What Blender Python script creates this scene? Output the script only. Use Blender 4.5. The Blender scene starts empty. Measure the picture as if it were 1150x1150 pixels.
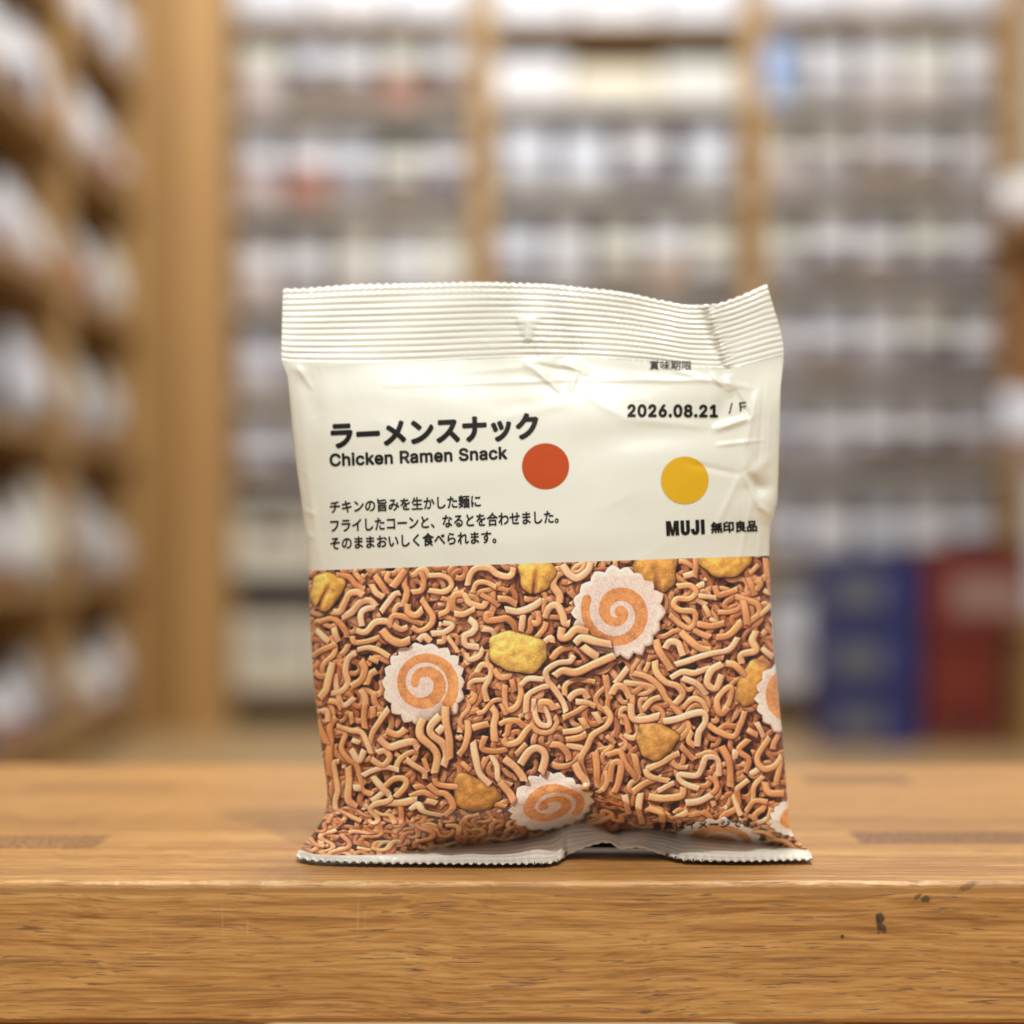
import bpy, bmesh, math, random, json
import numpy as np
from mathutils import Vector
R = math.radians
sc = bpy.context.scene
COLL = sc.collection

# ---------------------------------------------------------------- measures (metres; table top is z = 0, the packet stands at y = 0)
F = 2300.0            # focal length in photograph pixels
CH = .0839            # camera height above the table top
CD = .585             # camera distance from the packet's middle plane
HOR = 620.0           # horizon row of the photograph
FLOOR = -.47

def W(px, py, d):
    """the point seen at photograph pixel (px, py) and d metres away from the lens plane (used to take measurements)"""
    return Vector(((px-575)*d/F, d-CD, CH-(py-HOR)*d/F))

# ---------------------------------------------------------------- scene helpers
def link(o, parent=None):
    COLL.objects.link(o)
    if parent is not None: o.parent = parent
    return o

def obj(name, verts, faces, mat=None, parent=None, smooth=False, mats=None, midx=None):
    m = bpy.data.meshes.new(name)
    m.from_pydata([tuple(v) for v in verts], [], faces)
    for mm in (mats or [mat]):
        if mm: m.materials.append(mm)
    if midx is not None: m.polygons.foreach_set('material_index', midx)
    if smooth: m.polygons.foreach_set('use_smooth', [True]*len(m.polygons))
    m.update()
    return link(bpy.data.objects.new(name, m), parent)

def empty(name, loc):
    o = bpy.data.objects.new(name, None); o.location = loc; o.empty_display_size = .02
    return link(o)

def tag(o, label=None, cat=None, group=None, kind=None):
    for k, v in (('label', label), ('category', cat), ('group', group), ('kind', kind)):
        if v: o[k] = v
    return o

def box_bm(parts, bev=0.0):
    """boxes (x0,x1,y0,y1,z0,z1) in one bmesh, bevelled"""
    bm = bmesh.new()
    for (x0, x1, y0, y1, z0, z1) in parts:
        r = bmesh.ops.create_cube(bm, size=1)
        for v in r['verts']:
            v.co = Vector(((x0+x1)/2+v.co.x*(x1-x0), (y0+y1)/2+v.co.y*(y1-y0), (z0+z1)/2+v.co.z*(z1-z0)))
    if bev:
        bmesh.ops.bevel(bm, geom=list(bm.edges), offset=bev, segments=2, affect='EDGES', profile=.6)
    return bm

def box(name, dims, mat, parent=None, bev=.002, org=(0, 0, 0)):
    bm = box_bm([dims], bev)
    for v in bm.verts: v.co -= Vector(org)
    m = bpy.data.meshes.new(name); bm.to_mesh(m); bm.free()
    if mat: m.materials.append(mat)
    o = bpy.data.objects.new(name, m)
    if parent is None: o.location = org
    return link(o, parent)

# ---------------------------------------------------------------- material helpers
class Nodes:
    def __init__(s, name):
        s.m = bpy.data.materials.new(name); s.m.use_nodes = True
        s.t = s.m.node_tree; s.b = s.t.nodes['Principled BSDF']; s.out = s.t.nodes['Material Output']
    def n(s, kind, **kw):
        o = s.t.nodes.new(kind)
        for k, v in kw.items():
            if k.startswith('i_'):
                key = k[2:]; key = int(key) if key.isdigit() else key.replace('_', ' ')
                s.put(o.inputs[key], v)
            else: setattr(o, k, v)
        return o
    def put(s, sock, v):
        if hasattr(v, 'is_output') or isinstance(v, bpy.types.NodeSocket): s.t.links.new(v, sock)
        else: sock.default_value = v
    def math(s, op, a, b=None, c=None, clamp=False):
        o = s.n('ShaderNodeMath', operation=op, use_clamp=clamp)
        s.put(o.inputs[0], a)
        if b is not None: s.put(o.inputs[1], b)
        if c is not None: s.put(o.inputs[2], c)
        return o.outputs[0]
    def mix(s, f, a, b, mode='MIX'):
        o = s.n('ShaderNodeMix', data_type='RGBA', blend_type=mode)
        s.put(o.inputs[0], f); s.put(o.inputs[6], a); s.put(o.inputs[7], b)
        return o.outputs[2]
    def noise(s, vec, scale, detail=3, rough=.55, dist=0.):
        o = s.n('ShaderNodeTexNoise', i_Scale=scale, i_Detail=detail, i_Roughness=rough, i_Distortion=dist)
        s.t.links.new(vec, o.inputs['Vector']); return o.outputs['Fac']
    def vscale(s, vec, sx, sy, sz, off=(0, 0, 0)):
        o = s.n('ShaderNodeMapping'); o.inputs['Scale'].default_value = (sx, sy, sz); o.inputs['Location'].default_value = off
        s.t.links.new(vec, o.inputs['Vector']); return o.outputs[0]
    def ramp(s, f, stops):
        o = s.n('ShaderNodeValToRGB'); cr = o.color_ramp
        while len(cr.elements) < len(stops): cr.elements.new(.5)
        for e, (p, c) in zip(cr.elements, stops): e.position = p; e.color = (*c, 1) if len(c) == 3 else c
        s.put(o.inputs[0], f); return o.outputs[0]
    def smooth(s, f, a, b):
        o = s.n('ShaderNodeMapRange', interpolation_type='SMOOTHSTEP')
        s.put(o.inputs[0], f); o.inputs[1].default_value = a; o.inputs[2].default_value = b
        return o.outputs[0]
    def bump(s, h, strength, dist):
        o = s.n('ShaderNodeBump', i_Strength=strength, i_Distance=dist); s.put(o.inputs['Height'], h)
        s.t.links.new(o.outputs[0], s.b.inputs['Normal'])
    def set(s, **kw):
        for k, v in kw.items(): s.put(s.b.inputs[k.replace('_', ' ')], v)
        return s

def srgb(r, g, b):
    f = lambda c: (c/255/12.92) if c <= 10 else ((c/255+.055)/1.055)**2.4
    return (f(r), f(g), f(b), 1)

def plain(name, col, rough=.5, var=.06, scale=30, spec=.5):
    k = Nodes(name); tc = k.n('ShaderNodeTexCoord').outputs['Object']
    f = k.noise(tc, scale, 3)
    c = k.mix(f, tuple(x*(1-var) for x in col[:3])+(1,), tuple(min(1, x*(1+var)) for x in col[:3])+(1,))
    k.set(Base_Color=c, Roughness=rough)
    k.b.inputs['Specular IOR Level'].default_value = spec
    return k.m

def wood(name, light, dark, axis='z', rough=.45, sc_=1.):
    """plain board wood with the grain along one axis"""
    k = Nodes(name); tc = k.n('ShaderNodeTexCoord').outputs['Object']
    s = [26*sc_, 26*sc_, 26*sc_]; s['xyz'.index(axis)] = 1.6*sc_
    v = k.vscale(tc, *s)
    f = k.noise(v, 1., 5, .6, .6)
    s2 = [240*sc_]*3; s2['xyz'.index(axis)] = 8*sc_
    f2 = k.noise(k.vscale(tc, *s2), 1., 2)
    f = k.math('ADD', k.math('MULTIPLY', f, .75), k.math('MULTIPLY', f2, .25))
    k.set(Base_Color=k.ramp(f, [(.3, dark[:3]), (.7, light[:3])]), Roughness=rough)
    k.bump(f2, .15, .001)
    return k.m

# ---------------------------------------------------------------- printed noodle picture (flat print on the film)
# strands of the printed picture: tile letter -> list of polylines in tile units
TILES = {'A': (340, 620, .15652), 'B': (510, 620, .15652), 'C': (680, 610, .18261),
         'D': (340, 790, .15652), 'E': (510, 790, .15652), 'F': (680, 790, .2087)}
STRANDS = {
'A': "240,160 330,180 380,240 440,270;210,430 270,430 300,370 330,300 390,285 430,310;275,465 350,430 420,365 480,355 520,390;520,390 450,410 420,450 425,530;520,160 560,230 600,300;490,230 530,290 580,320;560,430 610,370 660,300 700,290;640,250 690,190 740,130;740,140 730,230 745,290 715,390;850,140 870,200 850,270 780,290;900,165 990,170 1050,200 1065,250 1010,290 900,270;850,330 890,400 930,470 910,530 840,570 780,540;750,370 760,430 810,450 860,410;380,560 450,570 520,510 600,500 640,530;630,510 650,460 720,460 800,500 860,520;640,510 700,550 750,540;560,560 620,620 700,650 770,630;110,500 200,480 260,510 310,570 320,610;350,600 370,650 450,640 560,610;390,700 480,690 560,710 620,750;70,750 140,700 240,660;220,540 240,600 260,640;380,720 330,760 310,850 320,940 270,1000 200,1020;410,780 440,840 420,920 350,970;450,950 480,880 530,850;210,790 190,900 170,990 120,1050;240,870 240,960 260,1060 300,1100 370,1040;420,980 450,1050 440,1140;80,860 130,890 180,880;990,330 1050,350 1040,420 970,450;1150,300 1090,320 1080,400 1150,450;920,590 1010,580 1070,530 1000,510;830,640 870,600 920,640;960,650 1010,640 1010,590;1040,600 1080,670 1110,720;180,1070 250,1080 280,1120;90,560 150,610 190,640;470,760 540,790;380,150 420,200 430,220;620,140 600,190 640,220",
'B': "100,240 120,150 170,110 250,120 310,160 400,170 430,110;130,290 160,230 220,220 300,250;0,310 70,310 110,370 200,390 230,350;0,440 70,450 150,410;190,300 260,340 320,390;310,340 390,340 450,375;365,415 460,430 560,390 630,350;630,350 680,340 700,370;280,460 240,450 240,490 320,490 380,480 430,520 450,580;490,440 480,570;580,630 640,550 660,500;650,470 690,400 740,390 780,450 800,510 830,510;800,140 730,180 710,240 750,310 750,370;770,90 820,160 880,190 950,140 980,70;100,480 150,530 130,580 80,610 90,670 180,690;200,550 270,560 300,610;90,720 110,770 180,750 210,690;160,860 200,810 260,830 250,910 220,980 240,1070;780,540 770,610 820,610 880,560 960,580;870,660 920,620 1000,640 1130,660;700,770 770,700 850,680;860,680 920,720 950,790;860,740 830,790 740,800 660,850 670,920 730,990 780,1080 800,1150;720,890 780,850 880,860 1010,810 1150,740;1010,860 1080,850 1150,790;920,670 980,720 1030,760;790,1030 800,960 870,920 960,920 1010,930;520,1150 530,1030 600,980 680,960;480,960 540,910 640,910;370,950 360,1050 380,1130 440,1110 480,1020 470,900;410,910 430,1000;1090,880 1100,960 1110,1050;820,1060 870,1010 930,1000 960,1050;870,1070 950,1080 1010,1110;620,1150 620,1080 680,1080 720,1130;570,1050 570,1140;280,840 330,900 410,890;640,650 690,620 700,650;600,420 600,500 560,510",
'C': "440,270 520,260 560,300 520,340 440,340 420,380 460,410 540,420 550,470 520,520 460,500 390,440;550,80 555,150 550,210;480,210 540,190;670,260 690,320 740,310 810,280;880,210 900,270 915,320;920,230 950,250 930,290;790,320 860,350 930,380 940,440 880,490;850,350 860,430 870,500;680,580 760,560 840,490;570,320 680,340;600,380 640,450;690,430 800,410 850,370;560,500 640,510 730,490;640,460 690,490;465,540 520,600 580,650 650,660;430,750 540,710 660,680 760,650 820,580;540,530 600,560 640,580;370,650 400,610 450,620 480,690;310,590 340,680 400,780;300,720 310,790 370,850 440,880 470,930 430,990;170,800 260,830 340,890 380,960 450,1030;400,830 470,790 550,800 640,770;470,830 560,870 620,930;720,740 650,780 630,860 680,890 720,810;740,740 800,750 870,820;930,540 900,600 920,660 840,690 840,740;110,860 200,870 310,890;40,930 70,880 120,890 150,950;160,930 165,1030;230,1020 280,970 340,950;690,1030 690,960 750,890 780,900 760,980 720,1030;480,1010 540,960 600,980 630,1040;240,790 270,730;60,860 140,770;980,90 1000,200 1010,320;890,190 940,130;950,440 1020,380;960,640 1030,700;970,190 990,230",
'D': "130,60 170,60 180,130;240,100 190,170 200,270 190,400 190,520;240,160 340,190 420,210 460,290 490,360;240,210 300,220 280,320 330,400 380,440 410,540 430,620 500,650;340,60 360,140;440,0 440,100 450,180;620,40 560,110 510,200 480,290;500,20 500,100;600,200 680,220 740,180;540,250 620,310 700,290 790,280 825,330;530,350 590,340 620,390 570,440 490,400;670,470 700,400 770,350 830,350;430,520 500,480 590,460 690,480;500,520 560,600 620,660;590,600 660,540 730,540 740,590 660,670;490,700 580,640;350,260 410,280;340,330 400,410 440,330;260,410 220,430 240,520 250,620 230,700 240,760;330,450 330,560 320,640 330,700 390,740;360,600 420,610;840,180 850,250 940,330 970,400 950,500 960,570 1030,590 1110,600;1030,0 1030,150 1050,280 1060,400;970,110 920,170 930,230 1000,290 1030,370 1010,450;870,390 900,490;740,400 800,450 870,490 880,540;900,580 960,640 1030,660 1080,740 1020,800;770,670 870,640 960,680;440,720 490,760 560,790 630,800 660,860;700,730 710,860;770,760 830,730 880,770 1000,800;560,720 700,710 820,690;880,700 960,720;230,760 300,790 420,840;180,860 210,800;110,120 140,210 170,290;1110,260 1150,240",
'E': "90,120 100,220 80,310 30,370;270,20 300,80 280,170 290,270;130,180 250,150;320,150 390,120 480,130;220,230 200,320 290,340 380,330;350,250 380,290 460,270 520,200 550,170;330,0 370,80;520,0 520,110;580,0 580,90 620,150 680,150 670,70 630,0;540,150 600,200 690,200 740,140 720,90;780,110 870,60 950,10;780,210 880,190 930,170;800,260 900,250 950,220;690,290 760,300 810,360 820,410;690,430 760,450 860,430 910,370;1070,20 1120,100 1090,170 990,230 950,320 910,420 950,560;800,300 930,330;910,100 950,180;1000,60 1050,140;1060,370 1150,350;1010,340 1020,450 1040,590 1100,480 1150,410;1090,480 1090,570 1030,670;140,270 150,380 180,500 260,580;230,380 190,480;260,370 310,450 320,550 410,590;360,390 430,450 480,520;480,440 540,340 600,320 650,370 630,480;440,370 520,290;860,380 890,340;1090,230 1150,290;50,420 110,480;700,30 760,20",
'F': "140,0 150,80 220,90 290,70;310,95 400,80 520,50 540,100 500,160 490,230;340,0 400,60 450,130 400,190 370,150 410,110;470,150 450,200 480,230;550,110 620,160 690,180 720,120 750,40;590,0 620,50 660,20;760,140 820,170;810,100 850,180;880,180 820,290 850,350 910,340 950,290;770,190 720,250 770,300 750,370;700,250 690,300;620,230 670,320 670,450;610,390 600,300 540,290 520,350 490,390 400,380 410,420 500,460;400,230 480,300;220,360 310,310 400,270;215,350 240,390 340,420;150,480 230,420 300,400;280,470 370,430;230,500 330,510 410,500 420,450;430,540 500,530 570,490;700,470 770,410;790,520 800,450 850,390;860,420 880,480 960,490;940,310 920,440;750,570 800,530 870,530;780,380 830,350;10,280 80,260 110,330 160,400;20,420 40,330 80,330 70,430 50,480;70,70 110,80 130,160;150,270 180,380;190,480 180,580 200,640;100,490 130,600;230,560 300,580 310,630;350,600 440,570;680,490 730,580;880,620 960,600;800,620 900,580",
}
TX0, TX1, TY0, TY1 = 322., 932., 612., 1012.        # print domain, in tenths of a millimetre on the film or so
TS = 2.6

def make_print(seed=5):
    rng = np.random.RandomState(seed)
    W, Hh = int((TX1-TX0)*TS), int((TY1-TY0)*TS)
    H = np.full((Hh, W), -40., np.float32)          # relief
    NX = np.zeros((Hh, W), np.float32); NY = np.zeros((Hh, W), np.float32)
    COL = np.zeros((Hh, W, 3), np.float32); COL[:] = (.30, .17, .13)
    yy, xx = np.mgrid[0:Hh, 0:W].astype(np.float32)

    def spline(pts, step):
        p = np.asarray(pts, float)
        if len(p) == 2: p = np.array([p[0], p.mean(0), p[1]])
        q = np.vstack([2*p[0]-p[1], p, 2*p[-1]-p[-2]])
        out = []
        for i in range(1, len(q)-2):
            n = max(2, int(np.hypot(*(q[i+1, :2]-q[i, :2]))/step))
            t = np.linspace(0, 1, n, endpoint=False)[:, None]
            a, b, c, d = q[i-1], q[i], q[i+1], q[i+2]
            out.append(.5*((2*b)+(c-a)*t+(2*a-5*b+4*c-d)*t*t+(3*b-a-3*c+d)*t**3))
        out.append(p[-1][None])
        return np.vstack(out)

    def strand(pts, r, z, col, bow=3.):
        """pts in texture pixels"""
        c = spline(pts, 1.6)
        n = len(c)
        if n < 4: return
        s = np.linspace(0, 1, n)
        ph = rng.rand(2)*6.28
        zz = z+bow*np.sin(s*3.14)*.6+2.2*np.sin(s*n*1.6/(r*2)*rng.uniform(.35, .6)+ph[0])
        ln = s*n*1.6/(r*2)
        rr = r*(1+.05*np.sin(ln*.8+ph[1])+.03*np.sin(ln*1.7+ph[0]))
        tg = np.gradient(c, axis=0); tg /= np.hypot(tg[:, 0], tg[:, 1])[:, None]+1e-6
        c = c+np.stack([-tg[:, 1], tg[:, 0]], 1)*(r*.16*np.sin(ln*rng.uniform(.8, 1.3)+ph[0]*2))[:, None]
        d0 = c[0]-c[min(3, n-1)]; d0 /= np.hypot(*d0)+1e-6
        d1 = c[-1]-c[max(-4, -n)]; d1 /= np.hypot(*d1)+1e-6
        tone = 1+.05*np.sin(s*5+ph[1])
        cut = [rng.uniform(-.5, .5), rng.uniform(-.5, .5)]
        for i in range(n):
            R = rr[i]; x, y = c[i]
            x0, x1 = int(x-R-1), int(x+R+2); y0, y1 = int(y-R-1), int(y+R+2)
            if x1 <= 0 or y1 <= 0 or x0 >= W or y0 >= Hh: continue
            x0 = max(x0, 0); y0 = max(y0, 0); x1 = min(x1, W); y1 = min(y1, Hh)
            dx = xx[y0:y1, x0:x1]-x; dy = yy[y0:y1, x0:x1]-y
            q = (dx*dx+dy*dy)/(R*R)
            m = q < 1
            ex = xx[y0:y1, x0:x1]; ey = yy[y0:y1, x0:x1]
            if i*1.6 < R*1.3:
                m &= ((ex-c[0][0])*d0[0]+(ey-c[0][1])*d0[1]+cut[0]*((ex-c[0][0])*d0[1]-(ey-c[0][1])*d0[0])) <= 0
            if (n-1-i)*1.6 < R*1.3:
                m &= ((ex-c[-1][0])*d1[0]+(ey-c[-1][1])*d1[1]+cut[1]*((ex-c[-1][0])*d1[1]-(ey-c[-1][1])*d1[0])) <= 0
            h = zz[i]+R*.95*np.sqrt(np.clip(1-q*q, 0, 1))
            m &= h > H[y0:y1, x0:x1]
            H[y0:y1, x0:x1][m] = h[m]
            k = np.sqrt(np.clip(q, 0, 1))
            NX[y0:y1, x0:x1][m] = (dx/R*k)[m]; NY[y0:y1, x0:x1][m] = (dy/R*k)[m]
            e = min(i, n-1-i)*1.6
            pale = .35*math.exp(-(e/5.)**2)
            cc = np.array(col)*tone[i]; cc = cc*(1-pale)+np.array((.97, .80, .66))*pale
            COL[y0:y1, x0:x1][m] = cc

    def tx(p): return ((p[0]-TX0)*TS, (p[1]-TY0)*TS)
    tan, dark, pale = np.array((.895, .66, .455)), np.array((.745, .468, .30)), np.array((.97, .80, .66))
    def shade(a):
        return tan+(dark-tan)*a if a > 0 else tan+(pale-tan)*(-a)

    def wander(x, y, a, L, amp):
        """a wavy loose strand"""
        pts = []; ph = rng.rand()*6.28; n = max(3, int(L/6))
        f = rng.uniform(.5, .95)
        for i in range(n):
            b = a+amp*math.sin(ph+i*f)
            pts.append((x, y)); x += 6*math.cos(b); y += 6*math.sin(b)
        return pts
    for layer, (N, z) in enumerate(((620, -30), (640, -19), (640, -9), (330, -2))):
        for i in range(N):
            x, y = rng.uniform(TX0-10, TX1+10), rng.uniform(TY0-10, TY1+10)
            pts = [tx(p) for p in wander(x, y, rng.rand()*6.28, rng.uniform(34, 95), rng.uniform(.7, 1.6))]
            strand(pts, rng.uniform(3.0, 4.2)*TS, z*TS*.42+rng.uniform(-6, 6), shade(rng.uniform(-.2, 1.1)-.08*layer))
    for t, lines in STRANDS.items():
        ox, oy, sc = TILES[t]
        for ln in lines.split(';'):
            pts = []
            for w in ln.split():
                a, b = w.split(','); px, py = ox+float(a)*sc, oy+float(b)*sc
                if py > 905: py = 905+(py-905)*1.75
                pts.append(tx((px, py)))
            L = sum(math.hypot(pts[i+1][0]-pts[i][0], pts[i+1][1]-pts[i][1]) for i in range(len(pts)-1))
            r = rng.uniform(3.4, 4.7) if L > 60 else rng.uniform(3.0, 4.4)
            strand(pts, r*TS, rng.uniform(3, 14), shade(rng.uniform(-.85, .6)))
    # lower edge of the picture, below the traced strands
    for i in range(70):
        x, y = rng.uniform(TX0, TX1), rng.uniform(938, TY1)
        pts = [tx(p) for p in wander(x, y, rng.rand()*6.28, rng.uniform(36, 90), rng.uniform(.7, 1.4))]
        strand(pts, rng.uniform(3.5, 4.3)*TS, rng.uniform(-4, 12), shade(rng.uniform(-.3, .9)))
    # crumbs
    for i in range(140):
        x, y = rng.uniform(TX0, TX1), rng.uniform(TY0, TY1); a = rng.rand()*6.28; l = rng.uniform(3, 7)
        strand([tx((x, y)), tx((x+l*math.cos(a), y+l*math.sin(a)))], rng.uniform(2.2, 3.6)*TS, rng.uniform(-6, 6), shade(rng.uniform(-1., .2)), 0)

    def noise(sig, sd):
        r2 = np.random.RandomState(sd).randn(Hh, W).astype(np.float32)
        b = blur(r2, sig); return b/(b.std()+1e-6)
    n_fine, n_mid = noise(1.6, 1), noise(6, 2)

    def put(mask, h, nx, ny, col):
        m = mask & (h > H)
        H[m] = h[m]; NX[m] = nx[m]; NY[m] = ny[m]; COL[m] = col[m]

    def corn(cx, cy, a, b, rot, groove, col, zc=7, poly=2.6):
        X, Y = tx((cx, cy)); a *= TS; b *= TS
        c, s = math.cos(rot), math.sin(rot)
        u = ((xx-X)*c+(yy-Y)*s)/a; v = (-(xx-X)*s+(yy-Y)*c)/b
        u = u*(1+.22*v)                               # one end broader
        ang = np.arctan2(v, u)
        rad = (np.abs(u)**poly+np.abs(v)**poly)**(1/poly)*(1+.05*np.sin(3*ang+cx)+.03*np.sin(7*ang+cy))
        m = rad < 1
        dome = np.sqrt(np.clip(1-rad**2.4, 0, 1))
        h = zc+24*dome+n_mid*.8+n_fine*.12
        g = np.exp(-(u/.16)**2)*np.clip(v*.9+.55, 0, 1) if groove else np.zeros_like(u)
        h = h-13*g
        gy, gx = np.gradient(blur(h, 1.5))
        base = np.array(col)[None, None]*(1+.035*n_mid[..., None]+.012*n_fine[..., None])
        base = base*(1-.25*np.clip(rad, 0, 1)[..., None]**4)
        base = base+(np.array((.88, .62, .36))-base)*(.75*g[..., None])
        put(m, h.astype(np.float32), np.clip(-gx*.55, -1, 1), np.clip(-gy*.55, -1, 1), base.astype(np.float32))

    def fishcake(cx, cy, R, a0, turns, r0, r1, zc=24, tilt=0., lob=18):
        X, Y = tx((cx, cy)); R *= TS
        dx = (xx-X)/R; dy = (yy-Y)/R
        rad = np.hypot(dx, dy); ang = np.arctan2(dy, dx)
        tri = np.abs(((ang*lob/6.2832+tilt+.14*np.sin(ang*3+cy)) % 1)*2-1)
        edge = .90+.10*tri**.8*(1+.3*np.sin(ang*4+cx))+.015*np.sin(ang*5+cx)
        m = rad < edge
        col = np.zeros((Hh, W, 3), np.float32)
        col[:] = np.array((.985, .925, .885))
        col *= (1+.006*n_mid[..., None]+.006*n_fine[..., None])
        k = np.clip((rad-.70)/.25, 0, 1)[..., None]
        col = col*(1-k*.06*np.array((.5, 1., 1.5)))
        band = np.zeros((Hh, W), np.float32)
        for t in np.linspace(0, 1, 260):
            th = a0+t*turns*6.2832; rr = r0+(r1-r0)*t
            px, py = X+R*rr*math.cos(th), Y+R*rr*math.sin(th)
            w = R*(.122+.025*math.sin(t*9+cx))*(1 if t < .93 else .93)
            x0, x1 = max(0, int(px-w-2)), min(W, int(px+w+3)); y0, y1 = max(0, int(py-w-2)), min(Hh, int(py+w+3))
            if x0 >= x1 or y0 >= y1: continue
            d = np.hypot(xx[y0:y1, x0:x1]-px, yy[y0:y1, x0:x1]-py)
            band[y0:y1, x0:x1] = np.maximum(band[y0:y1, x0:x1], np.clip((w-d)/2.2+.5, 0, 1))
        o = np.array((.94, .67, .43))*(1+.03*n_mid[..., None]+.018*n_fine[..., None])
        col = col+(o-col)*band[..., None]
        h = (zc+6*np.clip((edge-rad)*9, 0, 1)+n_mid*.4).astype(np.float32)
        z = np.zeros_like(h)
        inner = np.clip((rad-edge+.09)/.09, 0, 1)
        put(m, h, (dx*inner*.5).astype(np.float32), (dy*inner*.5).astype(np.float32), col.astype(np.float32))

    gold, lemon, brown = (.95, .735, .37), (.99, .82, .44), (.83, .59, .30)
    corn(366, 665, 18, 23, .45, True, gold)
    corn(602, 647, 21, 21, .1, True, gold)
    corn(581, 734, 33, 23, .22, False, lemon, 14)
    corn(737, 642, 25, 25, -.1, True, (.90, .67, .35), 2)
    corn(817, 630, 31, 19, -.18, False, gold)
    corn(845, 768, 17, 29, .5, False, (.90, .67, .35), 2)
    corn(736, 833, 23, 22, .4, False, (.90, .67, .37), 10)
    corn(533, 893, 27, 21, .35, False, brown, 1)
    fishcake(476, 768, 48, math.pi*1.02, 1.60, .21, .72)
    fishcake(694, 688, 53, -.35, 1.62, .06, .72)
    fishcake(619, 914, 49, math.pi*1.0, 1.60, .18, .70)
    fishcake(893, 783, 46, math.pi*.3, 1.7, .1, .70)
    fishcake(806, 968, 50, math.pi*.6, 1.75, .10, .70)
    fishcake(893, 925, 30, math.pi*.6, 1.75, .10, .60)
    # strands lying over the fish cakes
    def over(tile, s, z=48):
        ox, oy, sc = TILES[tile]
        pts = [tx((ox+float(w.split(',')[0])*sc, oy+float(w.split(',')[1])*sc)) for w in s.split()]
        strand(pts, 4.9*TS, z, shade(rng.uniform(-.6, 0)))
    over('D', '1030,20 1030,150 1050,280 1060,400'); over('D', '990,90 920,170 930,230 1000,290 1030,370 1010,450', 42)
    over('D', '870,110 840,180 850,250 940,330 970,400 950,500', 40); over('D', '960,210 1010,160', 50)
    over('B', '780,540 770,610 820,610 880,560 960,580', 42); over('B', '870,660 920,620 1000,640 1130,660', 44)
    over('B', '720,890 780,850 880,860 1010,810 1150,740', 46); over('B', '920,670 980,720 1030,760', 40)
    over('E', '360,390 430,450 480,520 500,560', 40); over('E', '480,440 540,340 600,320 650,370 625,500', 38); over('E', '860,430 900,500 950,560 940,640', 42); over('E', '330,560 400,640 430,700', 36)
    over('A', '560,560 620,620 700,650 770,630', 34)

    # soft studio light of the printed photograph
    Hc = np.maximum(H, -22.)
    nz = np.sqrt(np.clip(1-NX**2-NY**2, .02, 1))
    lx, ly, lz = -.30, -.52, .80
    dif = np.clip(NX*lx+NY*ly+nz*lz, 0, 1)
    ao = np.clip((blur(Hc, 7)-Hc)/30, -.35, 1)*.5+np.clip((blur(Hc, 20)-Hc)/46, -.3, 1)*.75
    ao = np.clip(1-ao*.86, .30, 1.12)
    sh = np.zeros_like(H)
    for i in range(1, 9):
        s = i*2
        sx, sy = int(round(-.45*s)), int(round(-.85*s))
        Hs = np.roll(np.roll(Hc, -sy, 0), -sx, 1)
        sh = np.maximum(sh, np.clip((Hs-Hc-s*.75)/9, 0, 1))
    sh = blur(sh, 1.6)
    lum = (.20+.86*dif)*ao*(1-.42*sh)
    spec = np.clip(NX*-.25+NY*-.45+nz*.86, 0, 1)**18*.17
    base = COL*(1+.02*n_fine[..., None])
    warm = np.stack([lum**.78, lum**1.02, lum**1.08], -1)
    out = base*warm+spec[..., None]*np.clip(ao, 0, 1)[..., None]*(1-sh[..., None])
    out = np.clip(out*1.06, 0, 1)
    g = out.mean(-1, keepdims=True)
    out = np.clip(g+(out-g)*1.07, 0, 1)
    out = blur3(out, .7)
    soft = np.stack([blur(out[..., i], 3.2) for i in range(3)], -1)
    return np.clip(out+(out-soft)*.36, 0, 1)

def blur(a, sig):
    """three box blurs"""
    a = a.astype(np.float32)
    n = max(0, int(round(math.sqrt(sig*sig*12/3+1)/2-.5)))
    if n == 0: return a
    for _ in range(3):
        for ax in (0, 1):
            p = np.pad(a, [(n+1, n) if k == ax else (0, 0) for k in (0, 1)], mode='edge')
            c = np.cumsum(p.astype(np.float64), ax)
            a = ((c[2*n+1:]-c[:-2*n-1]) if ax == 0 else (c[:, 2*n+1:]-c[:, :-2*n-1]))/(2*n+1)
            a = a.astype(np.float32)
    return a

def blur3(a, sig):
    k = .22
    for ax in (0, 1):
        a = a*(1-k)+k*.5*(np.roll(a, 1, ax)+np.roll(a, -1, ax))
    return a

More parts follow.
